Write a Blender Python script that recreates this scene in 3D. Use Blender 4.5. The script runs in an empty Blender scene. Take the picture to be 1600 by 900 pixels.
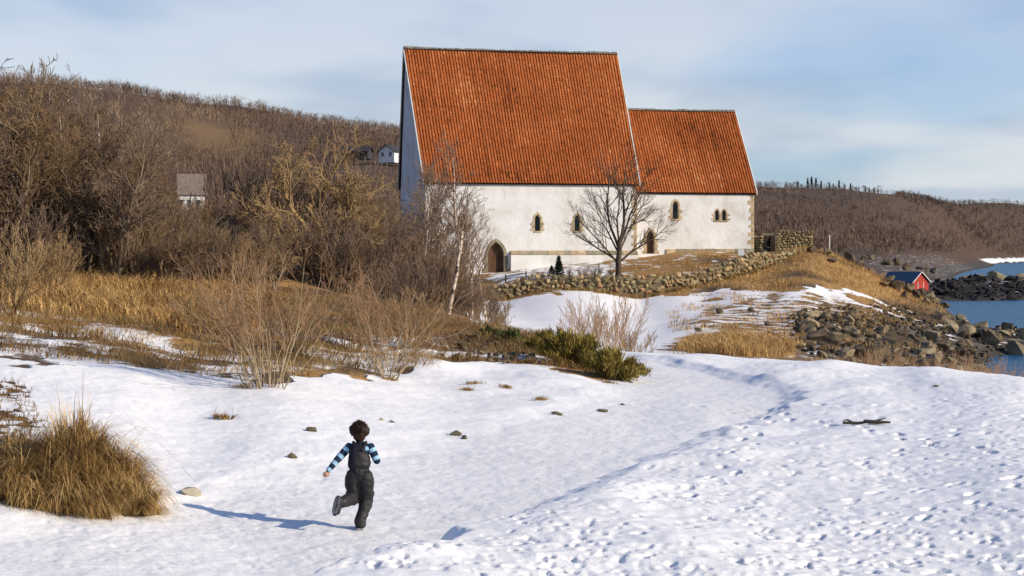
import bpy, bmesh, math, random
import numpy as np
from mathutils import Vector, Matrix

SC = bpy.context.scene
C = SC.collection
F = 2667.0          # focal length in pixels of a 1600 px wide picture
HZ = 395.0          # horizon row in that picture
CAMZ = 8.0          # eye height above the sea (z = 0)

# ------------------------------------------------------------------ camera
cam_d = bpy.data.cameras.new('camera')
cam = bpy.data.objects.new('camera', cam_d)
C.objects.link(cam)
cam.location = (0, 0, CAMZ)
cam.rotation_euler = (math.radians(90), 0, 0)
cam_d.sensor_width = 36.0
cam_d.lens = 36.0 * F / 1600.0
cam_d.shift_y = -(450.0 - HZ) / 1600.0
cam_d.clip_start = 0.5
cam_d.clip_end = 30000
SC.camera = cam

# ------------------------------------------------------------------ light
SUN_EL = math.radians(25.0)
SUN_AZ = math.radians(20.0)       # behind the camera's right shoulder by this much
sun_dir = Vector((math.cos(SUN_AZ) * math.cos(SUN_EL), -math.sin(SUN_AZ) * math.cos(SUN_EL), math.sin(SUN_EL)))
sun_d = bpy.data.lights.new('sun', 'SUN')
sun_d.energy = 4.3
sun_d.angle = math.radians(0.55)
sun_d.color = (1.0, 0.865, 0.675)
sun = bpy.data.objects.new('sun', sun_d)
C.objects.link(sun)
sun.location = (40, -20, 40)
sun.rotation_euler = sun_dir.to_track_quat('Z', 'Y').to_euler()

world = bpy.data.worlds.new('World')
SC.world = world
world.use_nodes = True
wn, wl = world.node_tree.nodes, world.node_tree.links
wn.clear()
w_out = wn.new('ShaderNodeOutputWorld')
w_bg = wn.new('ShaderNodeBackground')
w_bg.inputs['Strength'].default_value = 0.092
w_sky = wn.new('ShaderNodeTexSky')
w_sky.sky_type = 'NISHITA'
w_sky.sun_disc = False
w_sky.sun_elevation = SUN_EL
w_sky.sun_rotation = math.radians(110.0)
w_sky.air_density = 1.0
w_sky.dust_density = 0.6
w_sky.ozone_density = 1.0
# thin high cloud, laid out on a plane overhead so that it flattens towards the horizon
w_tc = wn.new('ShaderNodeTexCoord')
w_sep = wn.new('ShaderNodeSeparateXYZ')
wl.new(w_tc.outputs['Generated'], w_sep.inputs[0])
w_add = wn.new('ShaderNodeMath'); w_add.operation = 'ADD'; w_add.inputs[1].default_value = 0.10
wl.new(w_sep.outputs['Z'], w_add.inputs[0])
w_mx = wn.new('ShaderNodeMath'); w_mx.operation = 'MAXIMUM'; w_mx.inputs[1].default_value = 0.03
wl.new(w_add.outputs[0], w_mx.inputs[0])
w_dx = wn.new('ShaderNodeMath'); w_dx.operation = 'DIVIDE'
w_dy = wn.new('ShaderNodeMath'); w_dy.operation = 'DIVIDE'
wl.new(w_sep.outputs['X'], w_dx.inputs[0]); wl.new(w_mx.outputs[0], w_dx.inputs[1])
wl.new(w_sep.outputs['Y'], w_dy.inputs[0]); wl.new(w_mx.outputs[0], w_dy.inputs[1])
w_cmb = wn.new('ShaderNodeCombineXYZ')
wl.new(w_dx.outputs[0], w_cmb.inputs[0]); wl.new(w_dy.outputs[0], w_cmb.inputs[1])
w_map = wn.new('ShaderNodeMapping')
w_map.inputs['Location'].default_value = (0.35, 4.6, 0.0)
w_map.inputs['Rotation'].default_value = (0, 0, math.radians(-12))
w_map.inputs['Scale'].default_value = (0.62, 0.42, 1)
wl.new(w_cmb.outputs[0], w_map.inputs[0])
w_n1 = wn.new('ShaderNodeTexNoise'); w_n1.inputs['Scale'].default_value = 1.0
w_n1.inputs['Detail'].default_value = 4.0; w_n1.inputs['Roughness'].default_value = 0.46
w_n1.inputs['Distortion'].default_value = 0.5
wl.new(w_map.outputs[0], w_n1.inputs['Vector'])
w_rmp = wn.new('ShaderNodeMapRange'); w_rmp.interpolation_type = 'SMOOTHSTEP'
w_rmp.inputs['From Min'].default_value = 0.28; w_rmp.inputs['From Max'].default_value = 0.54
w_rmp.inputs['To Min'].default_value = 0.42; w_rmp.inputs['To Max'].default_value = 0.92
wl.new(w_n1.outputs['Fac'], w_rmp.inputs['Value'])
# soft grey undersides inside the cloud
w_n2 = wn.new('ShaderNodeTexNoise'); w_n2.inputs['Scale'].default_value = 1.7
w_n2.inputs['Detail'].default_value = 3.0; w_n2.inputs['Roughness'].default_value = 0.5
wl.new(w_map.outputs[0], w_n2.inputs['Vector'])
w_cr = wn.new('ShaderNodeMix'); w_cr.data_type = 'RGBA'
w_r2 = wn.new('ShaderNodeMapRange'); w_r2.interpolation_type = 'SMOOTHSTEP'
w_r2.inputs['From Min'].default_value = 0.42; w_r2.inputs['From Max'].default_value = 0.66
wl.new(w_n2.outputs['Fac'], w_r2.inputs['Value'])
wl.new(w_r2.outputs[0], w_cr.inputs['Factor'])
w_cr.inputs['A'].default_value = (6.5, 6.8, 7.05, 1)
w_cr.inputs['B'].default_value = (4.5, 5.15, 6.0, 1)
w_mix = wn.new('ShaderNodeMix'); w_mix.data_type = 'RGBA'
# the veil is seen edge-on near the horizon and thins out overhead
w_th = wn.new('ShaderNodeMapRange')
w_th.inputs['From Min'].default_value = 0.05; w_th.inputs['From Max'].default_value = 0.45
w_th.inputs['To Min'].default_value = 1.0; w_th.inputs['To Max'].default_value = 0.08
wl.new(w_sep.outputs['Z'], w_th.inputs['Value'])
w_mu = wn.new('ShaderNodeMath'); w_mu.operation = 'MULTIPLY'
wl.new(w_rmp.outputs[0], w_mu.inputs[0]); wl.new(w_th.outputs[0], w_mu.inputs[1])
wl.new(w_mu.outputs[0], w_mix.inputs['Factor'])
w_tint = wn.new('ShaderNodeMix'); w_tint.data_type = 'RGBA'; w_tint.blend_type = 'MULTIPLY'
w_tint.inputs['Factor'].default_value = 1.0
w_tint.inputs['B'].default_value = (0.62, 0.90, 1.42, 1)
wl.new(w_sky.outputs[0], w_tint.inputs['A'])
wl.new(w_tint.outputs['Result'], w_mix.inputs['A']); wl.new(w_cr.outputs['Result'], w_mix.inputs['B'])
wl.new(w_mix.outputs['Result'], w_bg.inputs['Color'])
wl.new(w_bg.outputs[0], w_out.inputs['Surface'])

SC.view_settings.view_transform = 'Standard'
SC.view_settings.look = 'None'
SC.view_settings.exposure = 0.30
SC.view_settings.gamma = 1.0
SC.render.engine = 'CYCLES'
SC.cycles.max_bounces = 5
SC.cycles.diffuse_bounces = 3
SC.cycles.use_denoising = True

# ------------------------------------------------------------------ helpers
def at(px, py, D):
    return Vector(((px - 800.0) * D / F, D, CAMZ - (py - HZ) * D / F))

def ss(a, b, x):
    t = np.clip((np.asarray(x, float) - a) / (b - a), 0, 1)
    return t * t * (3 - 2 * t)

def _h(ix, iy, seed):
    n = (ix.astype(np.int64) * 374761393 + iy.astype(np.int64) * 668265263 + seed * 974634777) & 0xFFFFFFFF
    n = ((n ^ (n >> 13)) * 1274126177) & 0xFFFFFFFF
    return ((n ^ (n >> 16)) & 0xFFFF) / 65535.0

def noise2(x, y, seed=0):
    x = np.asarray(x, float); y = np.asarray(y, float)
    ix = np.floor(x); iy = np.floor(y); fx = x - ix; fy = y - iy
    ux = fx * fx * fx * (fx * (fx * 6 - 15) + 10); uy = fy * fy * fy * (fy * (fy * 6 - 15) + 10)
    def g(dx, dy):
        a = _h(ix + dx, iy + dy, seed) * 6.2831853
        return np.cos(a) * (fx - dx) + np.sin(a) * (fy - dy)
    a = g(0, 0) + (g(1, 0) - g(0, 0)) * ux
    b = g(0, 1) + (g(1, 1) - g(0, 1)) * ux
    return (a + (b - a) * uy) * 1.5

def fbm(x, y, oct=3, seed=0):
    s = 0; amp = 1.0
    for o in range(oct):
        s = s + amp * noise2(x * 2 ** o, y * 2 ** o, seed + 7 * o)
        amp *= 0.5
    return s

def tag(o, label=None, cat=None, group=None, kind=None):
    if label: o['label'] = label
    if cat: o['category'] = cat
    if group: o['group'] = group
    if kind: o['kind'] = kind
    return o

def empty(name, loc=(0, 0, 0), rz=0.0):
    o = bpy.data.objects.new(name, None)
    C.objects.link(o)
    o.empty_display_size = 0.2
    o.location = loc
    o.rotation_euler = (0, 0, rz)
    return o

def np_mesh(name, V, Fa, smooth=False, mats=()):
    """V (n,3); Fa list of faces or an (m,k) array"""
    me = bpy.data.meshes.new(name)
    V = np.asarray(V, np.float32)
    if isinstance(Fa, np.ndarray):
        m, k = Fa.shape
        me.vertices.add(len(V)); me.vertices.foreach_set('co', V.ravel())
        me.loops.add(m * k); me.loops.foreach_set('vertex_index', Fa.astype(np.int32).ravel())
        me.polygons.add(m)
        me.polygons.foreach_set('loop_start', np.arange(0, m * k, k, dtype=np.int32))
        me.update(calc_edges=True)
    else:
        me.from_pydata([tuple(v) for v in V], [], Fa)
    for m_ in mats: me.materials.append(m_)
    if smooth: me.polygons.foreach_set('use_smooth', np.ones(len(me.polygons), bool))
    me.update()
    return me

def add_obj(name, me, parent=None, mat=None, loc=None, rot=None, scale=None):
    o = bpy.data.objects.new(name, me)
    C.objects.link(o)
    if mat is not None and not me.materials: me.materials.append(mat)
    if parent: o.parent = parent
    if loc is not None: o.location = loc
    if rot is not None: o.rotation_euler = rot
    if scale is not None: o.scale = scale
    return o

def fattr(me, name, vals, domain='POINT'):
    a = me.attributes.new(name, 'FLOAT', domain)
    a.data.foreach_set('value', np.asarray(vals, np.float32))

def cattr(me, name, rgb, domain='POINT'):
    a = me.attributes.new(name, 'FLOAT_COLOR', domain)
    rgb = np.asarray(rgb, np.float32)
    a.data.foreach_set('color', np.concatenate([rgb, np.ones((len(rgb), 1), np.float32)], 1).ravel())

def bm_mesh(name, bm, smooth=False):
    me = bpy.data.meshes.new(name)
    bmesh.ops.recalc_face_normals(bm, faces=bm.faces)
    bm.to_mesh(me); bm.free()
    if smooth: me.polygons.foreach_set('use_smooth', np.ones(len(me.polygons), bool))
    return me

def bm_box(bm, x0, x1, y0, y1, z0, z1, jit=0.0, rng=None):
    vs = []
    for z in (z0, z1):
        for (x, y) in ((x0, y0), (x1, y0), (x1, y1), (x0, y1)):
            d = [0, 0, 0] if not jit else [rng.uniform(-jit, jit) for _ in range(3)]
            vs.append(bm.verts.new((x + d[0], y + d[1], z + d[2])))
    for f in ((0, 1, 5, 4), (1, 2, 6, 5), (2, 3, 7, 6), (3, 0, 4, 7), (4, 5, 6, 7), (3, 2, 1, 0)):
        bm.faces.new([vs[i] for i in f])
    return vs

def box_me(name, *a, bevel=0.0, **k):
    bm = bmesh.new(); bm_box(bm, *a, **k)
    if bevel: bmesh.ops.bevel(bm, geom=list(bm.edges), offset=bevel, segments=1, affect='EDGES')
    return bm_mesh(name, bm)

def bm_hull(bm, pts):
    vs = [bm.verts.new(p) for p in pts]
    r = bmesh.ops.convex_hull(bm, input=vs)
    dead = [g for g in set(r['geom_interior'] + r['geom_unused']) if isinstance(g, bmesh.types.BMVert)]
    if dead: bmesh.ops.delete(bm, geom=dead, context='VERTS')

def tubes(polys, sides_of):
    """polys: list of (pts (k,3), radii (k,), level) -> V, F (tri/quads as quads)"""
    V = []; Q = []; n0 = 0
    for pts, rad, lv in polys:
        k = len(pts); n = sides_of(lv)
        d = np.empty_like(pts); d[1:-1] = pts[2:] - pts[:-2]; d[0] = pts[1] - pts[0]; d[-1] = pts[-1] - pts[-2]; d /= np.sqrt((d * d).sum(1))[:, None] + 1e-9
        z0 = np.zeros(k)
        u = np.stack([d[:, 1], -d[:, 0], z0], 1) if abs(d[0][2]) < 0.9 else np.stack([z0, d[:, 2], -d[:, 1]], 1)
        u /= np.sqrt((u * u).sum(1))[:, None] + 1e-9
        v = np.stack([d[:, 1] * u[:, 2] - d[:, 2] * u[:, 1], d[:, 2] * u[:, 0] - d[:, 0] * u[:, 2], d[:, 0] * u[:, 1] - d[:, 1] * u[:, 0]], 1)
        a = np.arange(n) * 2 * math.pi / n
        ring = pts[:, None, :] + rad[:, None, None] * (u[:, None, :] * np.cos(a)[None, :, None] + v[:, None, :] * np.sin(a)[None, :, None])
        V.append(ring.reshape(-1, 3))
        i = np.arange(k - 1)[:, None] * n; j = np.arange(n)[None, :]; j2 = (j + 1) % n
        q = np.stack([i + j, i + j2, i + n + j2, i + n + j], -1).reshape(-1, 4) + n0
        Q.append(q); n0 += k * n
    return np.concatenate(V), np.concatenate(Q)

# ------------------------------------------------------------------ materials
def new_mat(name):
    m = bpy.data.materials.new(name); m.use_nodes = True
    nt = m.node_tree; b = nt.nodes['Principled BSDF']
    b.inputs['Specular IOR Level'].default_value = 0.25
    return m, nt, b

def N(nt, typ, **kw):
    n = nt.nodes.new(typ)
    for k, v in kw.items():
        if k in n.inputs: n.inputs[k].default_value = v
        else: setattr(n, k, v)
    return n

def ramp(nt, stops, fac=None, interp='LINEAR'):
    r = nt.nodes.new('ShaderNodeValToRGB')
    r.color_ramp.interpolation = interp
    e = r.color_ramp.elements
    while len(e) < len(stops): e.new(0.5)
    for i, (p, c) in enumerate(stops):
        e[i].position = p; e[i].color = (c[0], c[1], c[2], 1)
    if fac is not None: nt.links.new(fac, r.inputs[0])
    return r

def mix(nt, fac, a, b, mode='MIX'):
    m = nt.nodes.new('ShaderNodeMix'); m.data_type = 'RGBA'; m.blend_type = mode
    for s, v in (('Factor', fac), ('A', a), ('B', b)):
        if isinstance(v, (int, float)): m.inputs[s].default_value = v
        elif isinstance(v, tuple): m.inputs[s].default_value = (*v, 1)
        else: nt.links.new(v, m.inputs[s])
    return m.outputs['Result']

def mottled(name, c1, c2, scale=4.0, rough=0.85, bump=0.0, bscale=None, bdist=0.02, vary=0.0, detail=5.0, spec=0.25):
    """noise-mottled surface; vary = per-object brightness change"""
    m, nt, b = new_mat(name)
    tc = N(nt, 'ShaderNodeTexCoord')
    n = N(nt, 'ShaderNodeTexNoise', Scale=scale, Detail=detail, Roughness=0.6)
    nt.links.new(tc.outputs['Object'], n.inputs['Vector'])
    r = ramp(nt, [(0.32, c1), (0.68, c2)], n.outputs['Fac'])
    col = r.outputs[0]
    if vary:
        oi = N(nt, 'ShaderNodeObjectInfo')
        mr = N(nt, 'ShaderNodeMapRange'); nt.links.new(oi.outputs['Random'], mr.inputs['Value'])
        mr.inputs['To Min'].default_value = 1 - vary; mr.inputs['To Max'].default_value = 1 + vary
        vm = N(nt, 'ShaderNodeVectorMath', operation='SCALE')
        nt.links.new(col, vm.inputs[0]); nt.links.new(mr.outputs[0], vm.inputs['Scale'])
        col = vm.outputs[0]
    nt.links.new(col, b.inputs['Base Color'])
    b.inputs['Roughness'].default_value = rough
    b.inputs['Specular IOR Level'].default_value = spec
    if bump:
        n2 = N(nt, 'ShaderNodeTexNoise', Scale=bscale or scale * 4, Detail=6.0, Roughness=0.65)
        nt.links.new(tc.outputs['Object'], n2.inputs['Vector'])
        bp = N(nt, 'ShaderNodeBump', Strength=bump, Distance=bdist)
        nt.links.new(n2.outputs['Fac'], bp.inputs['Height']); nt.links.new(bp.outputs[0], b.inputs['Normal'])
    return m

def attr_mat(name, stops, attr='shade', rough=0.9, vary=0.0, spec=0.2):
    m, nt, b = new_mat(name)
    a = N(nt, 'ShaderNodeAttribute', attribute_name=attr)
    r = ramp(nt, stops, a.outputs['Fac'])
    nt.links.new(r.outputs[0], b.inputs['Base Color'])
    b.inputs['Roughness'].default_value = rough
    b.inputs['Specular IOR Level'].default_value = spec
    return m
# ================================================================== the ground
# surveyed heights: (px, distance, row) -> where the ground shows; smooth surface through them
_cp = []
def row(D, *pairs):
    for px, py in pairs: _cp.append((px, D, py))
def hgt(D, *pairs):
    for px, z in pairs: _cp.append((px, D, HZ - z * F / D))
hgt(9.0, (-500, -2.1), (0, -2.35), (800, -2.45), (1600, -2.45), (2100, -2.4))
hgt(14, (-500, -1.9), (0, -2.42), (400, -2.6), (800, -2.66), (1600, -2.62), (2100, -2.5))
hgt(16.2, (-500, -1.7), (0, -2.3), (150, -2.4), (300, -2.53), (565, -2.63), (1000, -2.64), (1600, -2.56), (2100, -2.5))
hgt(22, (-500, -1.4), (0, -1.97), (300, -2.36), (600, -2.55), (1000, -2.64), (1600, -2.5), (2100, -2.45))
hgt(27, (-500, -1.0), (0, -1.6), (200, -1.86), (430, -2.12), (600, -2.38), (800, -2.52), (1100, -2.62), (1600, -2.48), (2100, -2.4))
hgt(32, (-500, -.7), (0, -1.3), (300, -1.78), (600, -2.26), (800, -2.46), (1000, -2.6), (1200, -2.62), (1600, -2.44), (2100, -2.6))
hgt(36, (600, -2.1), (700, -2.27), (850, -2.36), (1000, -2.58), (1150, -2.6), (1450, -2.46), (1600, -2.66), (2100, -3.2))
hgt(24, (1150, -2.66), (1300, -2.62), (1450, -2.58))
hgt(29, (1000, -2.63), (1200, -2.66), (1320, -2.61), (1450, -2.55))
hgt(33, (1100, -2.63), (1300, -2.58), (1420, -2.52), (1520, -2.46))
hgt(39, (1200, -2.55), (1300, -2.47), (1450, -2.62))
hgt(44, (-500, -.3), (0, -.9), (300, -1.2), (500, -1.6), (700, -2.02), (850, -2.22), (1000, -2.6), (1100, -2.66), (1300, -3.0), (1600, -3.7), (2100, -4.6))
hgt(50, (0, -.6), (300, -.9), (600, -1.72), (800, -2.3), (1000, -3.2))
hgt(60, (-500, .2), (0, -.2), (300, -.4), (510, -.65), (715, -2.1), (800, -3.0), (1000, -4.1), (1300, -4.8), (1600, -5.6), (2100, -8))
hgt(80, (-500, 1.2), (0, .5), (300, .2), (510, -.3), (700, -2.9), (850, -4.6), (1000, -4.95), (1300, -5.4), (1450, -6.2), (1600, -7.7), (2100, -11))
hgt(100, (1100, -5.0), (1300, -5.2), (1450, -6.3), (1540, -7.5), (1600, -8.8))
hgt(120, (-500, 4), (0, 2), (300, 1.2), (600, -.5), (750, -4.3), (900, -4.7), (1100, -4.7), (1300, -4.9), (1430, -6.1), (1520, -7.7), (1600, -9.6), (2100, -12))
hgt(150, (600, -.5), (780, -4.2), (1000, -4.35), (1100, -4.0), (1200, -3.6), (1300, -4.0), (1400, -5.4), (1500, -6.7), (1600, -7.0), (2100, -12))
hgt(165, (700, -2.4), (800, -2.5), (1000, -2.2), (1100, -1.7), (1200, -1.7), (1270, -1.4), (1400, -4.6))
hgt(180, (-500, 8), (0, 4), (300, 2.2), (600, 0.0), (665, -2.0), (800, -1.9), (960, -.9), (1060, -.3), (1180, -.15), (1265, .35), (1300, -.3), (1350, -1.9), (1400, -3.4), (1470, -5.7), (1550, -8.8), (1600, -10), (2100, -12))
hgt(200, (700, -1.5), (1000, 0), (1180, 0), (1260, 0), (1350, -2.6), (1450, -6.0), (1550, -10))
hgt(225, (1200, -.6), (1300, -2.4), (1400, -6.4), (1500, -11), (1600, -11), (2100, -13))
hgt(265, (1000, 1), (1200, -1.5), (1350, -5), (1450, -8.9), (1600, -11))
hgt(300, (-500, 26), (0, 14), (300, 6), (590, 6), (800, 5), (1000, 2), (1200, -2), (1300, -3.5), (1420, -6.4), (1480, -6.6), (1540, -6.4), (1600, -6.8), (2100, -12))
hgt(350, (300, 7.5), (1500, -5.5), (1560, -5.9), (1600, -6.0), (2100, -12))
hgt(420, (1300, -2), (1400, -3.2), (1480, -6), (1530, -10), (1600, -12), (2100, -13))
hgt(500, (-500, 60), (0, 38), (300, 24), (590, 27), (800, 20), (1000, 9), (1190, 1))
hgt(620, (330, 43), (1200, 4), (1300, 0), (1400, -2.6), (1480, -6.5), (1540, -12), (1600, -15), (2100, -15))
hgt(700, (-500, 85), (0, 68), (200, 64))
hgt(830, (400, 69), (600, 58), (800, 50))
hgt(1000, (1190, 27), (1300, 22), (1400, 13), (1500, -2), (1560, -9), (1600, -14), (2100, -16))
hgt(1300, (1000, 55), (1500, 8), (1560, -6.5), (1600, -10), (2100, -18))
hgt(1500, (-500, 70), (0, 55), (500, 50), (1190, 56.5), (1300, 55), (1450, 44), (1560, 8), (1600, -5), (2100, -14))
hgt(1900, (1300, 52), (1450, 55), (1600, 36), (2100, 5))
hgt(2200, (1600, 60), (2100, 40))
hgt(3500, (-500, 20), (500, 15), (1200, 15), (1700, 15), (2100, 10))
_cp = np.array(_cp, float)
_ku = 7.0
_X = np.stack([(_cp[:, 0] - 800) / F * _ku, np.log(_cp[:, 1])], 1)
def _tps(r2): return np.where(r2 > 1e-12, 0.5 * r2 * np.log(np.maximum(r2, 1e-12)), 0.0)
_n = len(_cp)
_K = _tps(((_X[:, None] - _X[None]) ** 2).sum(-1)) + np.eye(_n) * 1e-5
_Pm = np.concatenate([np.ones((_n, 1)), _X], 1)
_A = np.block([[_K, _Pm], [_Pm.T, np.zeros((3, 3))]])
_W = np.linalg.solve(_A, np.concatenate([_cp[:, 2], np.zeros(3)]))

def base_z(x, y):
    x = np.atleast_1d(np.asarray(x, float)); y = np.atleast_1d(np.asarray(y, float))
    r = np.hypot(x, y)
    D = np.clip(np.where(y > 0.75 * r, y, 0.75 * r), 0.5, 3500)
    px = np.clip(800 + F * np.where(y > 0.05 * r, x / np.maximum(y, 1e-3), np.sign(x) * 9), -500, 2100)
    Dq = np.maximum(D, 9.0)
    U = (px - 800) / F * _ku; S = np.log(Dq)
    out = np.empty_like(U)
    for i in range(0, len(U), 40000):
        s = slice(i, i + 40000)
        r2 = (U[s, None] - _X[None, :, 0]) ** 2 + (S[s, None] - _X[None, :, 1]) ** 2
        out[s] = _tps(r2) @ _W[:_n] + _W[_n] + _W[_n + 1] * U[s] + _W[_n + 2] * S[s]
    zc = -(out - HZ) * Dq / F
    zc = np.where(D < 9.0, zc * ss(-8, 9, D) + (-2.0) * (1 - ss(-8, 9, D)), zc)
    return zc + CAMZ, px, D

EDGE = np.array([(-4.5, 6), (-2.2, 11), (-.75, 14.6), (-.2, 16.0), (1.1, 19.8), (2.4, 23), (4.1, 27.5), (5.0, 30.2), (5.35, 32.4), (4.85, 35.2), (3.75, 40), (2.4, 44), (-1, 53)])
def edge_dist(x, y):
    """signed distance from the path's right edge; positive on the field side"""
    best = np.full(x.shape, 1e9); sign = np.ones(x.shape)
    for a, b in zip(EDGE[:-1], EDGE[1:]):
        d = b - a; L2 = d @ d
        t = np.clip(((x - a[0]) * d[0] + (y - a[1]) * d[1]) / L2, 0, 1)
        qx = x - a[0] - t * d[0]; qy = y - a[1] - t * d[1]
        q = np.hypot(qx, qy)
        sg = np.sign(d[1] * qx - d[0] * qy)
        m = q < best
        best = np.where(m, q, best); sign = np.where(m, sg, sign)
    return best * sign

rs = np.random.RandomState(5)
# footprints and melt pits: x, y, half length, half width, heading, depth
_fp = []
for k in range(9500):
    Y = math.exp(rs.uniform(math.log(12.5), math.log(40))); X = rs.uniform(-.33, .39) * Y
    dens = float(noise2(X * .55 + 3, Y * .35, 67)) + .5 * float(noise2(X * 1.6, Y * 1.1, 68))
    if rs.rand() > .70 + 1.0 * dens: continue
    _fp.append((X, Y, rs.uniform(.03, .075), rs.uniform(.022, .045), rs.uniform(0, math.pi), rs.uniform(.005, .028)))
def walk(x, y, ang, n):
    for k in range(n):
        s = .11 if k % 2 else -.11
        _fp.append((x - math.sin(ang) * s, y + math.cos(ang) * s, .115, .048, ang, rs.uniform(.04, .07)))
        x += math.cos(ang) * .55; y += math.sin(ang) * .55; ang += rs.uniform(-.12, .12)
for (x, y, a, n) in ((2.5, 15, .9, 22), (5, 14, 1.2, 24), (1.2, 17, 1.0, 24), (3.5, 18, .6, 14), (4.2, 21, .9, 16), (7, 20, 2.2, 20), (6, 28, 2.6, 12), (2.2, 14.2, .15, 10), (3, 13.5, .4, 12), (5.2, 17, .1, 6)):
    walk(x, y, a, n)
_fp = np.array(_fp)

def fine_z(x, y, D):
    """snow relief on top of the broad lie of the land, within 60 m"""
    near = 1 - ss(44, 60, D)
    d = edge_dist(x, y)
    wob = fbm(x * .9, y * .9, 3, 11) * .22
    de = d + wob
    step = (.07 + .20 * ss(19.5, 14.5, D) + .05 * noise2(x * .45, y * .45, 3)) * ss(-.06, .22, de) * (1 - .75 * ss(.5, 3.5, de))
    field = ss(.0, .6, de)
    pth = ss(-.05, -.3, de) * ss(-3.9, -3.1, de)
    left = ss(-3.1, -3.9, de)
    z = step - .05 * pth
    a = fbm(x * .4, y * .5, 2, 21) * .03 + noise2(x * 1.7, y * 2.3, 31) * .012 + noise2(x * 4.2, y * 4.6, 33) * .011 + noise2(x * 8, y * 8, 37) * .007
    lump = np.clip(noise2(x * 2.6 + 9, y * 3.4, 41), 0, 1) ** 1.5 * .010
    b = noise2(x * 3.1, y * 3.1, 43) * .010 + noise2(x * 8, y * 9, 47) * .006 + np.abs(noise2(x * 14, y * 16, 49)) * .006
    c = fbm(x * .5, y * .5, 2, 53) * .03 + noise2(x * 2.6, y * 3, 57) * .010 + noise2(x * 7, y * 8, 59) * .007
    z = z + field * (a + lump) + pth * b + left * c
    dr = ss(1.2, 0, np.abs(de - .7)) * ss(.15, .6, noise2(x * .5, y * .5, 61)) * .07
    z = z + dr
    return z * near, d, field, pth, left

def full_z(x, y):
    """height of the ground sheet (without footprints) and the fields it was made from"""
    z, px, D = base_z(x, y)
    if y.min() > 60 or y.max() < 5:
        d = np.full(x.shape, 9.0); fl = pt = lf = np.zeros(x.shape); fz_ = 0
    else:
        fz_, d, fl, pt, lf = fine_z(x, y, np.maximum(y, 1.0))
    z = z + np.where(y > 5, fz_, 0)
    m = (D > 26) & (D < 230)
    add = np.zeros(x.shape)
    if m.any():
        xm, ym, Dm, pm = x[m], y[m], D[m], px[m]
        add[m] = ss(26, 34, Dm) * (1 - fl[m]) * fbm(xm * .45, ym * .45, 3, 71) * .10 * ss(1100, 700, pm) * ss(200, 60, Dm) + ss(55, 90, Dm) * ss(230, 120, Dm) * fbm(xm * .25, ym * .25, 3, 73) * .06
    m = D > 230
    if m.any():
        add[m] = ss(230, 500, D[m]) * fbm(x[m] * .012, y[m] * .012, 4, 75) * 2.2 * ss(1.0, 8.0, z[m] - 1)
    return z + add, px, D, d, fl, pt, lf

def ground_z(x, y):
    x = np.atleast_1d(np.asarray(x, float)); y = np.atleast_1d(np.asarray(y, float))
    return full_z(x, y)[0]

def gz(x, y): return float(ground_z(x, y)[0])

# polar sheet, fine ahead of the eye, coarse behind
a_f = np.arange(-.38, .3801, .00148)
a_c = np.arange(.42, math.pi, .06)
ang = np.concatenate([-a_c[::-1], a_f, a_c])
rr = [1.2]
while rr[-1] < 3600:
    r = rr[-1]
    rr.append(r * (1.16 if r < 11 else 1.0031 if r < 30 else 1.0042 if r < 48 else 1.012 if r < 210 else 1.03))
rr = np.array(rr)
nr, na = len(rr), len(ang)
R_, A_ = np.meshgrid(rr, ang, indexing='ij')
GX = (R_ * np.sin(A_)).ravel(); GY = (R_ * np.cos(A_)).ravel()
GZ, GPX, GD, dE, w_field, w_path, w_left = full_z(GX, GY)
# footprints pressed into the snow
Rg = np.hypot(GX, GY).reshape(nr, na)[:, 0]
GZ2 = GZ.reshape(nr, na); GX2 = GX.reshape(nr, na); GY2 = GY.reshape(nr, na)
DE2 = dE.reshape(nr, na)
for (x, y, hl, hw, th, dep) in _fp:
    r0 = math.hypot(x, y); a0 = math.atan2(x, y)
    i0, i1 = np.searchsorted(rr, [r0 - .4, r0 + .4]); j0, j1 = np.searchsorted(ang, [a0 - .4 / r0, a0 + .4 / r0])
    if i1 - i0 < 2 or j1 - j0 < 2: continue
    s = (slice(i0, i1), slice(j0, j1))
    dx = GX2[s] - x; dy = GY2[s] - y
    u = (dx * math.cos(th) + dy * math.sin(th)) / hl; v = (-dx * math.sin(th) + dy * math.cos(th)) / hw
    q = np.sqrt(u * u + v * v)
    dd = DE2[i0 + (i1 - i0) // 2, j0 + (j1 - j0) // 2]
    k = 1.15 if dd > .1 else (.36 if dd > -3.3 else .42)
    GZ2[s] += k * (-dep * ss(1.15, .55, q) + .12 * dep * ss(.9, 1.2, q) * ss(1.9, 1.2, q))
GZ = GZ2.ravel()

# where snow lies, and what is bare between it
GPY = HZ - (GZ - CAMZ) * F / np.maximum(GD, 1)
e_px = np.array([-500, 0, 200, 330, 430, 520, 600, 680, 760, 860, 960, 1010, 1040])
e_D = np.array([24.5, 26.2, 27.4, 27.6, 27.6, 30, 31.6, 35.0, 36.0, 35.4, 34.4, 33.8, 33.8])
De = np.interp(GPX, e_px, e_D)
wob = fbm(GX * .6, GY * .6, 3, 81) * 1.1
snow = ss(.9, -.7, GD - De - wob)
rightside = ss(-14, 14, GPX + fbm(GX * 1.1, GY * 1.1, 3, 87) * 16 - np.interp(GD, [30, 34, 36, 40, 46, 60], [1012, 1000, 975, 930, 880, 760]))
snow = np.maximum(snow, rightside * (GD < 49))
def blob(px, D, rx, rD): return np.exp(-((GPX - px) / rx) ** 2 - ((GD - D) / rD) ** 2)
snow = snow - (.45 + .5 * fbm(GX * 4.5, GY * 4.5, 3, 89)) * np.clip(1.5 * blob(5, 23.4, 50, 1.0) + 1.5 * blob(10, 20.6, 65, 1.3) + 1.2 * blob(60, 17.0, 120, .8) + 1.2 * blob(20, 18.6, 80, .8), 0, 1.4)
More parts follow.
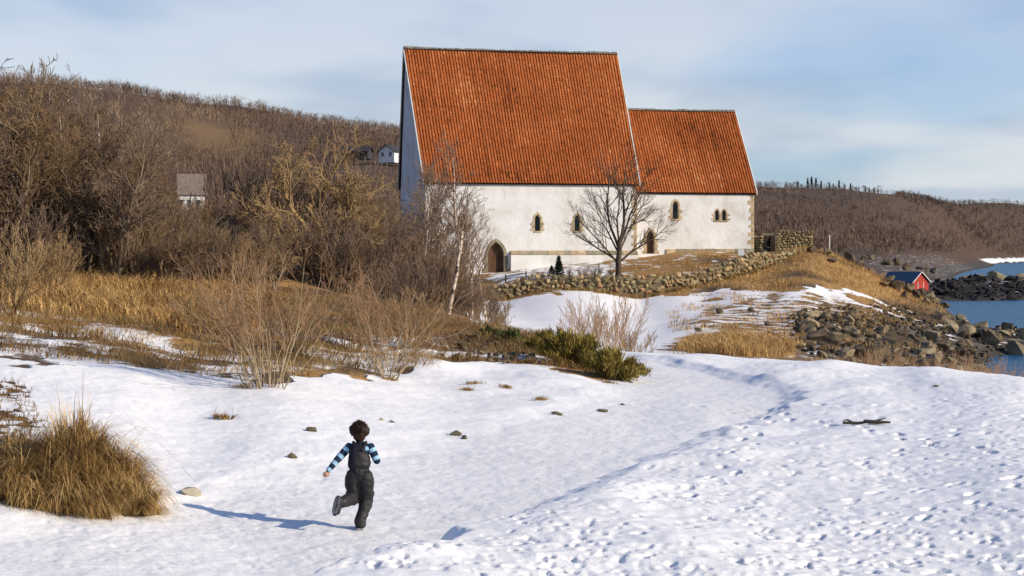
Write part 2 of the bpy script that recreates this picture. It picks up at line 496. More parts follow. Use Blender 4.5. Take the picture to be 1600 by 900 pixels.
jx = fbm(GX * .22, GY * .22, 3, 83) * 26; jD = 1 + .05 * fbm(GX * .15, GY * .15, 3, 85)
ZP = GPX + jx * ss(40, 60, GD); ZD = GD * jD
def zone(p0, p1, d0, d1, sp=14.0, sd=.04):
    return ss(p0 - sp, p0 + sp, ZP) * ss(p1 + sp, p1 - sp, ZP) * ss(d0 * (1 - sd), d0 * (1 + sd), ZD) * ss(d1 * (1 + sd), d1 * (1 - sd), ZD)
def lay(w, val):
    global snow
    snow = snow * (1 - w) + val * w
bank = ss(-.2, .6, GD - De - wob) * (1 - rightside) * (GD < 62)
lay(bank, np.where(GPX < 760, .50 - .02 * np.clip(GD - 36, 0, 30), .45))
lay(zone(-900, 760, 56, 5000), .12)
lay(zone(735, 2600, 47, 152, sd=.008), 1.0)
snow = snow - 1.15 * blob(1150, 92, 115, 13) * (GD > 46)
lay(zone(1195, 2600, 60, 97), .42)
lay(zone(1085, 1300, 98, 150), .50)
lay(zone(1290, 2600, 97, 150), .36)
lay(zone(700, 2600, 153.5, 5000, sd=.008), .30)
lay(zone(1200, 2600, 155, 5000), .16)
lay(zone(770, 960, 160, 184), .58)
lay(zone(965, 1175, 157, 187), .36)
lay(zone(-900, 2600, 200, 5000), .04)
lay(ss(280, 310, GD) * ss(1000, 800, GD) * ss(1310, 1370, GPX) * ss(8.2, 7.4, GZ), .34)
lay(ss(1100, 1200, GD) * ss(5.0, 3.0, GZ) * ss(1430, 1480, GPX), .72)
lay(ss(.6, .25, GZ), 0.0)
snow = np.clip(snow, 0, 1)
tan_ = np.array([.34, .20, .07]); brown = np.array([.105, .068, .038]); rock = np.array([.105, .09, .075]); floor_ = np.array([.088, .056, .036]); gold = np.array([.38, .23, .08])
tint = np.tile(brown, (len(GX), 1))
def paint(w, col):
    global tint
    w = np.clip(w, 0, 1)[:, None]; tint = tint * (1 - w) + col * w
paint(ss(33, 37, GD) * ss(52, 46, GD) * ss(420, 330, GPX), gold)
paint(ss(-.2, .5, fbm(GX * .35, GY * .35, 3, 91)) * (GD < 60), tan_)
paint(ss(52, 60, GD) * ss(790, 690, GPX), floor_)
paint(ss(60, 90, GD) * ss(690, 790, GPX), tan_ * .85)
paint(ss(60, 75, GD) * ss(1200, 1280, GPX) * ss(4.2, 2.0, GZ), rock)
paint(ss(145, 155, GD) * ss(240, 215, GD) * ss(980, 1030, GPX) * ss(3.0, 4.2, GZ), tan_)
paint(ss(95, 120, GD) * ss(1060, 1120, GPX) * ss(.05, .5, fbm(GX * .12, GY * .12, 4, 95)) * (GD < 230), brown * .8)
paint(ss(215, 260, GD), floor_)
paint((GD > 270) * ss(3.2, 2.2, GZ), rock * .6)
paint(ss(270, 280, GD) * ss(345, 325, GD) * ss(1440, 1470, GPX) * ss(2.6, 2.0, GZ), rock * .16)  # shade on the skerry's low seaward side, painted near black into the ground tint
clear = blob(320, 620, 60, 70) + blob(380, 600, 50, 60) * .8
paint(clear * (.75 + .5 * fbm(GX * .03, GY * .03, 3, 97)), np.array([.22, .14, .065]))
paint((GZ < .5), rock * .5)

def snow_material():
    m, nt, b = new_mat('ground_cover')
    L = nt.links
    tc = N(nt, 'ShaderNodeTexCoord')
    a_s = N(nt, 'ShaderNodeAttribute', attribute_name='snow')
    a_t = N(nt, 'ShaderNodeAttribute', attribute_name='tint')
    n1 = N(nt, 'ShaderNodeTexNoise', Scale=.55, Detail=7.0, Roughness=.62)
    L.new(tc.outputs['Object'], n1.inputs['Vector'])
    k = N(nt, 'ShaderNodeMath', operation='MULTIPLY_ADD'); k.inputs[1].default_value = 1.5; k.inputs[2].default_value = -.75
    L.new(n1.outputs['Fac'], k.inputs[0])
    sm = N(nt, 'ShaderNodeMath', operation='ADD'); L.new(a_s.outputs['Fac'], sm.inputs[0]); L.new(k.outputs[0], sm.inputs[1])
    f = N(nt, 'ShaderNodeMapRange', interpolation_type='SMOOTHSTEP')
    f.inputs['From Min'].default_value = .46; f.inputs['From Max'].default_value = .56
    L.new(sm.outputs[0], f.inputs['Value'])
    # bare ground: matted dead grass and heath
    n2 = N(nt, 'ShaderNodeTexNoise', Scale=3.0, Detail=8.0, Roughness=.7)
    L.new(tc.outputs['Object'], n2.inputs['Vector'])
    v = ramp(nt, [(.25, (.45, .42, .4)), (.5, (1, 1, 1)), (.75, (1.6, 1.5, 1.3))], n2.outputs['Fac'])
    n6 = N(nt, 'ShaderNodeTexNoise', Scale=17.0, Detail=5.0, Roughness=.75)
    L.new(tc.outputs['Object'], n6.inputs['Vector'])
    v2 = ramp(nt, [(.3, (.35, .33, .31)), (.5, (.95, .95, .95)), (.7, (1.75, 1.65, 1.45))], n6.outputs['Fac'])
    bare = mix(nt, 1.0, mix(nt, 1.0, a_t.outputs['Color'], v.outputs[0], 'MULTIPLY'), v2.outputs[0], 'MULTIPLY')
    # snow: clean, with a faint grey where it is trodden and old
    n3 = N(nt, 'ShaderNodeTexNoise', Scale=.8, Detail=6.0, Roughness=.6)
    L.new(tc.outputs['Object'], n3.inputs['Vector'])
    a_p = N(nt, 'ShaderNodeAttribute', attribute_name='trod')
    sn = ramp(nt, [(.3, (.85, .842, .815)), (.7, (.905, .895, .86))], n3.outputs['Fac'])
    n4 = N(nt, 'ShaderNodeTexNoise', Scale=16.0, Detail=4.0, Roughness=.7)
    L.new(tc.outputs['Object'], n4.inputs['Vector'])
    gr = ramp(nt, [(.36, (.70, .69, .66)), (.56, (.85, .842, .815))], n4.outputs['Fac'])
    sn2 = mix(nt, a_p.outputs['Fac'], sn.outputs[0], gr.outputs[0])
    L.new(mix(nt, f.outputs[0], bare, sn2), b.inputs['Base Color'])
    ro = N(nt, 'ShaderNodeMapRange'); L.new(f.outputs[0], ro.inputs['Value'])
    ro.inputs['To Min'].default_value = .95; ro.inputs['To Max'].default_value = .55
    L.new(ro.outputs[0], b.inputs['Roughness'])
    n5 = N(nt, 'ShaderNodeTexNoise', Scale=9.0, Detail=7.0, Roughness=.72)
    L.new(tc.outputs['Object'], n5.inputs['Vector'])
    bp = N(nt, 'ShaderNodeBump', Strength=.6, Distance=.03)
    L.new(n5.outputs['Fac'], bp.inputs['Height'])
    add = N(nt, 'ShaderNodeBump', Strength=.9, Distance=.09)
    L.new(f.outputs[0], add.inputs['Height']); L.new(bp.outputs[0], add.inputs['Normal'])
    L.new(add.outputs[0], b.inputs['Normal'])
    return m
M_GROUND = snow_material()
trod = np.clip(ss(-.1, .5, -dE) * ss(-4.6, -2.2, dE) * (GD < 60) * (GY > 5), 0, 1) * (.75 + .5 * fbm(GX * .7, GY * .7, 2, 63))
trod = np.clip(trod, 0, 1)

I = np.arange(nr * na).reshape(nr, na)
quads = np.stack([I[:-1, :-1], I[:-1, 1:], I[1:, 1:], I[1:, :-1]], -1).reshape(-1, 4)[:, ::-1]
close = np.stack([I[:-1, -1], I[:-1, 0], I[1:, 0], I[1:, -1]], -1)[:, ::-1]
quads = np.concatenate([quads, close])
full = np.stack([GX, GY, GZ], 1)
# surface normals of the whole sheet, so the pieces meet without a seam
e1 = full[quads[:, 2]] - full[quads[:, 0]]; e2 = full[quads[:, 3]] - full[quads[:, 1]]
fn = np.cross(e1, e2)
vn = np.zeros_like(full)
for k in range(4):
    for c in range(3): vn[:, c] += np.bincount(quads[:, k], fn[:, c], len(full))
vn /= np.linalg.norm(vn, axis=1)[:, None] + 1e-12
if vn[:, 2].mean() < 0: quads = quads[:, ::-1]; vn = -vn
mid = quads[:, 0]
is_path = (w_path[mid] > .5) & (GD[mid] < 56) & (GY[mid] > 5)
is_far = (GD[mid] > 205) & ~is_path
for nm, sel, lab in (('path', is_path, 'trodden snow path curving past the junipers'),
                     ('hillside', is_far, 'brown wooded hillside beyond the church'),
                     ('ground', ~is_path & ~is_far, 'snow covered ground with bare grassy banks')):
    q = quads[sel]; used, inv = np.unique(q, return_inverse=True)
    me = np_mesh(nm, full[used], inv.reshape(-1, 4), True, [M_GROUND])
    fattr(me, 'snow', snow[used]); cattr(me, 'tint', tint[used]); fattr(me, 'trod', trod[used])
    me.normals_split_custom_set_from_vertices(vn[used].astype(np.float32))
    tag(add_obj(nm, me), lab, nm, kind='structure')

# ------------------------------------------------------------------ the sea
def sea_material():
    m, nt, b = new_mat('sea_water')
    L = nt.links
    tc = N(nt, 'ShaderNodeTexCoord')
    mp = N(nt, 'ShaderNodeMapping'); mp.inputs['Scale'].default_value = (.35, 1.0, 1)
    L.new(tc.outputs['Object'], mp.inputs[0])
    n = N(nt, 'ShaderNodeTexNoise', Scale=.35, Detail=7.0, Roughness=.65); L.new(mp.outputs[0], n.inputs['Vector'])
    b.inputs['Base Color'].default_value = (.008, .095, .20, 1)
    b.inputs['Roughness'].default_value = .28
    b.inputs['Specular IOR Level'].default_value = .10
    bp = N(nt, 'ShaderNodeBump', Strength=1.0, Distance=1.6)
    L.new(n.outputs['Fac'], bp.inputs['Height']); L.new(bp.outputs[0], b.inputs['Normal'])
    return m
sv = [(-9000, -9000, 0), (9000, -9000, 0), (9000, 14000, 0), (-9000, 14000, 0)]
tag(add_obj('sea', np_mesh('sea', sv, [(0, 1, 2, 3)]), mat=sea_material()), 'blue sea with small waves beyond the rocky shore', 'sea', kind='structure')
# ================================================================== the church
TH = math.asin(.2198)
CH0 = Vector((-9.01, 178.0, 6.0))
church = tag(empty('church', CH0, TH), 'white stone church with steep orange tiled roofs on the rise', 'church')
rnd = random.Random(3)

def plaster_material():
    m, nt, b = new_mat('limewash')
    L = nt.links
    tc = N(nt, 'ShaderNodeTexCoord')
    n = N(nt, 'ShaderNodeTexNoise', Scale=.35, Detail=7.0, Roughness=.62); L.new(tc.outputs['Object'], n.inputs['Vector'])
    r = ramp(nt, [(.30, (.56, .54, .50)), (.46, (.72, .71, .68)), (.64, (.80, .795, .78))], n.outputs['Fac'])
    mp = N(nt, 'ShaderNodeMapping'); mp.inputs['Scale'].default_value = (1.6, 1.6, .22); L.new(tc.outputs['Object'], mp.inputs[0])
    n2 = N(nt, 'ShaderNodeTexNoise', Scale=1.0, Detail=6.0, Roughness=.65); L.new(mp.outputs[0], n2.inputs['Vector'])
    st = ramp(nt, [(.28, (.80, .78, .74)), (.42, (.975, .97, .96)), (1, (1, 1, 1))], n2.outputs['Fac'])
    L.new(mix(nt, 1.0, r.outputs[0], st.outputs[0], 'MULTIPLY'), b.inputs['Base Color'])
    b.inputs['Roughness'].default_value = .95
    n3 = N(nt, 'ShaderNodeTexNoise', Scale=2.2, Detail=6.0, Roughness=.6); L.new(tc.outputs['Object'], n3.inputs['Vector'])
    bp = N(nt, 'ShaderNodeBump', Strength=.5, Distance=.08); L.new(n3.outputs['Fac'], bp.inputs['Height']); L.new(bp.outputs[0], b.inputs['Normal'])
    return m
def tile_material():
    m, nt, b = new_mat('clay_tile')
    L = nt.links
    a = N(nt, 'ShaderNodeAttribute', attribute_name='shade')
    tc = N(nt, 'ShaderNodeTexCoord')
    n = N(nt, 'ShaderNodeTexNoise', Scale=.16, Detail=5.0, Roughness=.6); L.new(tc.outputs['Object'], n.inputs['Vector'])
    mr = N(nt, 'ShaderNodeMapRange'); mr.inputs['To Min'].default_value = -.42; mr.inputs['To Max'].default_value = .38
    mr.inputs['From Min'].default_value = .25; mr.inputs['From Max'].default_value = .75; L.new(n.outputs['Fac'], mr.inputs['Value'])
    sm = N(nt, 'ShaderNodeMath', operation='ADD'); L.new(a.outputs['Fac'], sm.inputs[0]); L.new(mr.outputs[0], sm.inputs[1])
    r = ramp(nt, [(.0, (.15, .048, .016)), (.3, (.29, .080, .024)), (.65, (.375, .108, .034)), (.95, (.46, .165, .06)), (1, (.50, .21, .09))], sm.outputs[0])
    n2 = N(nt, 'ShaderNodeTexNoise', Scale=3.0, Detail=5.0, Roughness=.7); L.new(tc.outputs['Object'], n2.inputs['Vector'])
    li = ramp(nt, [(.30, (.50, .47, .38)), (.44, (1, 1, 1))], n2.outputs['Fac'])
    L.new(mix(nt, 1.0, r.outputs[0], li.outputs[0], 'MULTIPLY'), b.inputs['Base Color'])
    b.inputs['Roughness'].default_value = .95; b.inputs['Specular IOR Level'].default_value = .05
    return m
M_PLASTER = plaster_material()
M_TILE = tile_material()
M_DECK = mottled('roof_deck', (.03, .018, .012), (.05, .03, .02), 3)
M_RIDGE = mottled('ridge_mortar', (.09, .085, .075), (.36, .34, .30), 1.6, bump=.4)
M_VERGE = mottled('verge_paint', (.55, .53, .48), (.70, .69, .65), 1.2)
M_GREENSTONE = mottled('soapstone', (.20, .17, .11), (.34, .30, .20), 1.5, bump=.3, vary=.22)
M_TANSTONE = mottled('dressed_stone', (.34, .25, .14), (.52, .41, .26), 1.8, bump=.3, vary=.25)
M_GLASS = mottled('leaded_glass', (.012, .03, .03), (.03, .06, .055), 2, rough=.25, spec=.5)
M_DOOR = mottled('old_door_wood', (.07, .035, .02), (.14, .075, .04), 3, bump=.3)
M_LEAD = mottled('lead_line', (.02, .02, .02), (.035, .035, .035), 3)

def arch(cx, z0, w, h, n=7):
    """pointed arch outline, counter-clockwise in (x, z)"""
    hw = w / 2; rise = min(h * .45, w * .95); zs = z0 + h - rise
    R = (rise * rise + hw * hw) / (2 * hw)
    p = [(cx - hw, z0), (cx + hw, z0), (cx + hw, zs)]
    t1 = math.asin(min(1, rise / R))
    for i in range(1, n + 1):
        t = t1 * i / n; p.append((cx + hw - R + R * math.cos(t), zs + R * math.sin(t)))
    for i in range(n - 1, -1, -1):
        t = t1 * i / n; p.append((cx - hw + R - R * math.cos(t), zs + R * math.sin(t)))
    return p

def pierced(bm, outline, holes, y, depth):
    """flat wall face in the plane y with openings whose reveals run back by depth"""
    edges = []; hv = []
    for poly in [outline] + holes:
        vs = [bm.verts.new((x, y, z)) for x, z in poly]
        es = [bm.edges.new((vs[i], vs[(i + 1) % len(vs)])) for i in range(len(vs))]
        edges += es
        if poly is not outline: hv.append(vs)
    bmesh.ops.triangle_fill(bm, use_beauty=True, use_dissolve=False, edges=edges)
    for vs in hv:
        back = [bm.verts.new((v.co.x, y + depth, v.co.z)) for v in vs]
        for i in range(len(vs)):
            j = (i + 1) % len(vs)
            bm.faces.new((vs[i], vs[j], back[j], back[i]))

def wall_L(px, X0, Y0, off=0):
    q = (px - 800) / F
    return (Y0 * q - X0) / (.9755 - .2198 * q)
def nav(px): return wall_L(px, CH0.x, CH0.y)
CX0 = CH0.x + .9755 * 22.95 - .2198 * 1.7; CY0 = CH0.y + .2198 * 22.95 + .9755 * 1.7
def cha(px): return 22.95 + wall_L(px, CX0, CY0)
def nz(py, x): return (HZ - py) * (CH0.y + .2198 * x) / F + CAMZ - CH0.z
def cz(py, x): return (HZ - py) * (CH0.y + 1.66 + .2198 * x) / F + CAMZ - CH0.z

NE, NR, CE, CR = 9.45, 24.4, 8.67, 18.2
NL, NW, CL, CW = 22.95, 16.6, 13.95, 13.2
CY = (NW - CW) / 2
LEAN = .80
nwin = [(nav(840), nz(361, nav(840)), .62, 1.75), (nav(902), nz(361, nav(902)), .62, 1.75), (nav(724), nz(362, nav(724)), .62, 1.75)]
portal = (nav(775), -.6 + .5, 1.75, 3.25)
cx1 = cha(1055.5); cx2 = cha(1120.5); cx3 = cha(1131.5)
cwin = [(cx1, cz(342, cx1), .66, 1.95)]
ctwin = [(cx2, cz(344.5, cx2), .50, 1.20), (cx3, cz(344.5, cx3), .50, 1.20)]
cdx = cha(1016.5)
cdoor = (cdx, cz(396.5, cdx), .92, 2.55)

# nave walls: pierced south face, gables, north
bm = bmesh.new()
pierced(bm, [(0, -1.5), (NL, -1.5), (NL, NE), (0, NE)], [arch(*a) for a in nwin] + [arch(*portal)], 0, .55)
def quad(bm, *p): bm.faces.new([bm.verts.new(q) for q in p])
quad(bm, (0, NW, -1.5), (0, 0, -1.5), (0, 0, NE), (0, NW, NE))
bm.faces.new([bm.verts.new(q) for q in ((0, NW, NE), (0, 0, NE), (-LEAN, NW / 2, NR - .3))])
quad(bm, (NL, 0, -1.5), (NL, NW, -1.5), (NL, NW, NE), (NL, 0, NE))
bm.faces.new([bm.verts.new(q) for q in ((NL, 0, NE), (NL, NW, NE), (NL, NW / 2, NR - .3))])
quad(bm, (NL, NW, -1.5), (0, NW, -1.5), (0, NW, NE), (NL, NW, NE))
me = bpy.data.meshes.new('nave_wall'); bm.to_mesh(me); bm.free()
nave_wall = add_obj('nave_wall', me, church, M_PLASTER)
bm = bmesh.new()
C0, C1 = NL + .002, NL + CL
pierced(bm, [(C0, -1.5), (C1, -1.5), (C1, CE), (C0, CE)], [arch(*a) for a in cwin + ctwin] + [arch(*cdoor)], CY, .55)
quad(bm, (C1, CY, -1.5), (C1, CY + CW, -1.5), (C1, CY + CW, CE), (C1, CY, CE))
bm.faces.new([bm.verts.new(q) for q in ((C1, CY, CE), (C1, CY + CW, CE), (C1, NW / 2, CR - .3))])
quad(bm, (C1, CY + CW, -1.5), (C0, CY + CW, -1.5), (C0, CY + CW, CE), (C1, CY + CW, CE))
me = bpy.data.meshes.new('chancel_wall'); bm.to_mesh(me); bm.free()
chancel_wall = add_obj('chancel_wall', me, church, M_PLASTER)

# projecting plinth with a sloping stone course along the south of the nave
px0, px1 = nav(797), NL + .02
zt = nz(391.5, px0)
bm = bmesh.new(); bm_box(bm, px0, px1, -.42, -.003, -1.5, zt - .45)
add_obj('plinth', bm_mesh('plinth', bm), church, M_PLASTER)
bm = bmesh.new()
n = 17; xs = [px0 + (px1 - px0) * i / n for i in range(n + 1)]
bsm = []
for i in range(n):
    b2 = bmesh.new(); x0, x1 = xs[i] + .01, xs[i + 1] - .01
    vs = [b2.verts.new(p) for p in ((x0, -.46, zt - .447), (x1, -.46, zt - .447), (x1, -.004, zt - .447), (x0, -.004, zt - .447), (x0, -.46, zt - .30), (x1, -.46, zt - .30), (x1, -.004, zt), (x0, -.004, zt))]
    for f in ((0, 1, 5, 4), (1, 2, 6, 5), (2, 3, 7, 6), (3, 0, 4, 7), (4, 5, 6, 7), (3, 2, 1, 0)): b2.faces.new([vs[k] for k in f])
    bsm.append(add_obj('plinth_stone', bm_mesh('plinth_stone', b2), church, M_TANSTONE if rnd.random() < .3 else M_GREENSTONE))
bm.free()
# low stone footing below the chancel
zc0 = cz(388.5, NL + 7)
for i in range(12):
    x0 = NL + .45 + i * (CL - .45) / 12; x1 = NL + .45 + (i + 1) * (CL - .45) / 12
    if x0 < cdx + .75 and x1 > cdx - .75: continue
    add_obj('footing_stone', box_me('footing_stone', x0 + .01, x1 - .01, CY - .14, CY - .003, 1.0, zc0 - rnd.uniform(0, .05), bevel=.015), church, M_TANSTONE if i % 3 == 0 else M_GREENSTONE)

def surround(parent, a, y, mat, t0=.24, t1=.42, proud=.03, sill=True, course=.30):
    """single dressed stones round an opening: alternating jambs and arch wedges"""
    cx, z0, w, h = a
    pts = arch(cx, z0, w, h, 7); hw = w / 2
    zs = pts[2][1]; n = max(2, round((zs - z0) / course))
    for s in (-1, 1):
        for i in range(n):
            t = (t1 if i % 2 == 0 else t0) * rnd.uniform(.85, 1.2)
            x0, x1 = (cx + hw - .006, cx + hw + t) if s > 0 else (cx - hw - t, cx - hw + .006)
            za, zb = z0 + (zs - z0) * i / n + .008, z0 + (zs - z0) * (i + 1) / n - .008
            add_obj('jamb_stone', box_me('jamb_stone', x0, x1, y - proud * rnd.uniform(.6, 1.3), y + .25, za, zb, bevel=.012), parent, mat)
    top = pts[2:]
    apex = len(top) // 2
    for i in range(0, len(top) - 1, 1):
        (xa, za), (xb, zb) = top[i], top[i + 1]
        def outw(x, z):
            dx, dz = x - cx, (z - zs) + hw * .5
            l = math.hypot(dx, dz); return (x + dx / l * t0 * 1.05, z + dz / l * t0 * 1.05)
        (xc, zc_), (xd, zd) = outw(xb, zb), outw(xa, za)
        b2 = bmesh.new()
        f = [b2.verts.new((p[0], y - proud, p[1])) for p in ((xa, za), (xb, zb), (xc, zc_), (xd, zd))]
        g = [b2.verts.new((p[0], y + .25, p[1])) for p in ((xa, za), (xb, zb), (xc, zc_), (xd, zd))]
        b2.faces.new(f); b2.faces.new(g[::-1])
        for k in range(4): b2.faces.new((f[k], g[k], g[(k + 1) % 4], f[(k + 1) % 4]))
        add_obj('arch_stone', bm_mesh('arch_stone', b2), parent, mat)
    if sill:
        add_obj('sill', box_me('sill', cx - hw - .12, cx + hw + .12, y - .07, y + .2, z0 - .17, z0 - .004, bevel=.015), parent, mat)

def pane(parent, a, y, mat, nm='pane', bars=True):
    pts = arch(*a)
    b2 = bmesh.new(); b2.faces.new([b2.verts.new((x, y, z)) for x, z in pts])
    bm2 = bm_mesh(nm, b2)
    o = add_obj(nm, bm2, parent, mat)
    if bars:
        b2 = bmesh.new(); cx, z0, w, h = a
        bm_box(b2, cx - .018, cx + .018, y - .03, y - .004, z0, z0 + h * .93)
        for k in range(1, int(h / .28)):
            bm_box(b2, cx - w / 2 + .01, cx + w / 2 - .01, y - .034, y - .006, z0 + k * .28, z0 + k * .28 + .022) if z0 + k * .28 < z0 + h * .72 else None
        add_obj('glazing_bars', bm_mesh('glazing_bars', b2), parent, M_LEAD)
    return o
def window(a, y, base, label=None):
    e = empty('window'); e.parent = base
    surround(e, a, y, M_TANSTONE); pane(e, a, y + .38, M_GLASS)
    if label: e['label'] = label
    return e
for a in nwin: window(a, 0, church)
window(cwin[0], CY, church, 'tall lancet window in a tan stone frame')
e = empty('window'); e.parent = church; e['label'] = 'twin small lancet window'
for i, a in enumerate(ctwin):
    surround(e, a, CY, M_TANSTONE, t0=.10 if True else 0, t1=.34 if (i == 0) else .34, course=.26) if False else None
# twin light: outer jambs, shared mullion, wedges
for i, a in enumerate(ctwin):
    cx, z0, w, h = a; hw = w / 2
    side = -1 if i == 0 else 1
    zs = arch(*a)[2][1]
    for k in range(3):
        t = (.38 if k % 2 == 0 else .2) * rnd.uniform(.9, 1.15)
        x0, x1 = (cx + hw - .006, cx + hw + t) if side > 0 else (cx - hw - t, cx - hw + .006)
        add_obj('jamb_stone', box_me('jamb_stone', x0, x1, CY - .03, CY + .25, z0 + (zs - z0) * k / 3 + .006, z0 + (zs - z0) * (k + 1) / 3 - .006, bevel=.012), e, M_TANSTONE)
    top = arch(*a)[2:]
    for q in range(len(top) - 1):
        (xa, za), (xb, zb) = top[q], top[q + 1]
        def o_(x, z):
            dx, dz = x - cx, z - zs + .1; l = math.hypot(dx, dz); return (x + dx / l * .13, z + dz / l * .13)
        (xc, zc_), (xd, zd) = o_(xb, zb), o_(xa, za)
        b2 = bmesh.new()
        f = [b2.verts.new((p[0], CY - .025 - .004 * i, p[1])) for p in ((xa, za), (xb, zb), (xc, zc_), (xd, zd))]
        g = [b2.verts.new((p[0], CY + .2, p[1])) for p in ((xa, za), (xb, zb), (xc, zc_), (xd, zd))]
        b2.faces.new(f); b2.faces.new(g[::-1])
        for k in range(4): b2.faces.new((f[k], g[k], g[(k + 1) % 4], f[(k + 1) % 4]))
        add_obj('arch_stone', bm_mesh('arch_stone', b2), e, M_TANSTONE)
    pane(e, a, CY + .36, M_GLASS)
xm0, xm1 = ctwin[0][0] + ctwin[0][2] / 2 - .006, ctwin[1][0] - ctwin[1][2] / 2 + .006
add_obj('mullion', box_me('mullion', xm0, xm1, CY - .035, CY + .25, ctwin[0][1], arch(*ctwin[0])[2][1], bevel=.01), e, M_TANSTONE)
add_obj('sill', box_me('sill', ctwin[0][0] - .4, ctwin[1][0] + .4, CY - .07, CY + .2, ctwin[0][1] - .15, ctwin[0][1] - .004, bevel=.012), e, M_TANSTONE)
e = empty('door'); e.parent = church; e['label'] = 'large pointed south portal in dark stone'
surround(e, portal, 0, M_GREENSTONE, t0=.34, t1=.46, sill=False, course=.45, proud=.06)
pane(e, portal, .45, M_DOOR, 'door_leaf', bars=False)
e = empty('door'); e.parent = church; e['label'] = 'small pointed chancel door'
surround(e, cdoor, CY, M_TANSTONE, t0=.26, t1=.46, sill=False, course=.34)
pane(e, cdoor, CY + .4, M_DOOR, 'door_leaf', bars=False)
# corner stones
def quoins(x, y, z0, z1, mat, proud=.02):
    z = z0; k = 0
    while z < z1 - .15:
        h = rnd.uniform(.34, .52); h = min(h, z1 - z)
        t = (.62 if k % 2 else .34) * rnd.uniform(.85, 1.2); t2 = (.34 if k % 2 else .62)
        add_obj('corner_stone', box_me('corner_stone', x - t, x + proud, y - proud, y + t2, z + .008, z + h - .008, bevel=.015), church, mat)
        z += h; k += 1
quoins(NL, 0, zt + .03, NE - .1, M_TANSTONE)
quoins(C1, CY, zc0 + .02, CE - .05, M_TANSTONE)

# roofs
def roof(x0e, x1e, x0r, x1r, ye, yr, ze, zr, cols, rows_, seed):
    """both slopes as overlapping S-shaped tiles on a deck; x0e.. at the eaves, x0r.. at the ridge"""
    rg = np.random.RandomState(seed)
    deckV = []; deckF = []
    TV = []; TS = []
    for sgn in (1, -1):
        E0 = np.array([x0e, ye if sgn > 0 else 2 * yr - ye, ze]); E1 = np.array([x1e, E0[1], ze])
        R0 = np.array([x0r, yr, zr]); R1 = np.array([x1r, yr, zr])
        nrm = np.cross(E1 - E0, R0 - E0) * sgn; nrm /= np.linalg.norm(nrm)
        b = len(deckV); deckV += [E0 - nrm * .15, E1 - nrm * .15, R1 - nrm * .15, R0 - nrm * .15]
        deckV += [E0 - nrm * .30, E1 - nrm * .30, R1 - nrm * .30, R0 - nrm * .30]
        for f in ((0, 1, 2, 3), (4, 5, 6, 7), (0, 1, 5, 4), (1, 2, 6, 5), (3, 0, 4, 7)): deckF.append([b + k for k in f])
        prof_s = np.array([-.04, .14, .34, .54, .74, .96]); prof_h = np.array([.03, .09, .095, .055, .012, .018])
        ci, ri = np.meshgrid(np.arange(cols), np.arange(rows_), indexing='ij')
        jit = rg.normal(0, .004, (cols, rows_))
        s = (ci[..., None] + prof_s) / cols                        # cols, rows, 6
        s = np.clip(s + rg.normal(0, .012, (cols, rows_))[..., None] / cols, 0, 1)
        for half in (0, 1):
            pass
        t0 = ri / rows_; t1 = np.minimum((ri + 1.12) / rows_, 1.0)
        out = []
        for t, lift in ((t0, .014), (t1, .0)):
            tt = t[..., None]
            P = ((1 - s)[..., None] * (1 - tt)[..., None] * E0 + s[..., None] * (1 - tt)[..., None] * E1 + (1 - s)[..., None] * tt[..., None] * R0 + s[..., None] * tt[..., None] * R1)
            sag = -.10 * np.sin(math.pi * s) * tt + .035 * noise2(s * 7 + seed, tt * 5 + 0 * s, 5) - .03
            P = P + nrm * (prof_h + lift + jit[..., None] + sag * .8)[..., None]
            out.append(P)
        T = np.stack(out, 2).reshape(-1, 12, 3)
        TV.append(T)
        sh = .52 + rg.normal(0, .13, (cols, 1)) * .5 + rg.normal(0, .11, (cols, rows_))
        pale = rg.rand(cols, rows_) < .002
        sh = np.where(pale, .95, sh)
        TS.append(np.repeat(sh.reshape(-1), 12))
    T = np.concatenate(TV); nT = len(T)
    base = np.arange(nT)[:, None, None] * 12
    k = np.arange(5)
    q = np.stack([k, k + 1, k + 7, k + 6], -1)[None]
    Fq = (base + q).reshape(-1, 4)
    dk = add_obj('roof', np_mesh('roof', np.array(deckV), deckF), church, M_DECK)
    me = np_mesh('roof_tiles', T.reshape(-1, 3), Fq, True, [M_TILE])
    fattr(me, 'shade', np.concatenate(TS))
    t = tag(add_obj('roof_tiles', me, dk), kind='stuff')
    # ridge: lumpy mortar bed with single cap stones
    L = x1r - x0r; n = int(L / .55)
    for i in range(n):
        xa = x0r + L * i / n; xb = x0r + L * (i + 1) / n
        add_obj('ridge_stone', box_me('ridge_stone', xa + .01, xb - .01, yr - .17, yr + .17, zr - .30 , zr + rnd.uniform(.05, .14) - .09 * math.sin(math.pi * (i + .5) / n), bevel=.04), dk, M_RIDGE)
    # pale verge boards
    for (xe, xr, s) in ((x0e, x0r, -1), (x1e, x1r, 1)):
        for sy in (1, -1):
            yee = ye if sy > 0 else 2 * yr - ye
            b2 = bmesh.new()
            lift = .17
            p = [(xe, yee, ze - .18), (xe, yee, ze + lift), (xr, yr + (.02 * sy), zr + .05), (xr, yr + .02 * sy, zr - .38)]
            f = [b2.verts.new(v) for v in p]; g = [b2.verts.new((v[0] + s * .12, v[1], v[2])) for v in p]
            b2.faces.new(f); b2.faces.new(g[::-1])
            for k in range(4): b2.faces.new((f[k], g[k], g[(k + 1) % 4], f[(k + 1) % 4]))
            add_obj('verge_board', bm_mesh('verge_board', b2), dk, M_VERGE)
    return dk
roof(-.20, NL + .20, -LEAN - .15, NL + .20, -.38, NW / 2, NE - .12, NR, 74, 48, 1)
roof(C0 + .16, C1 + .18, C0 + .16, C1 + .18, CY - .34, NW / 2, CE - .12, CR, 45, 33, 2)
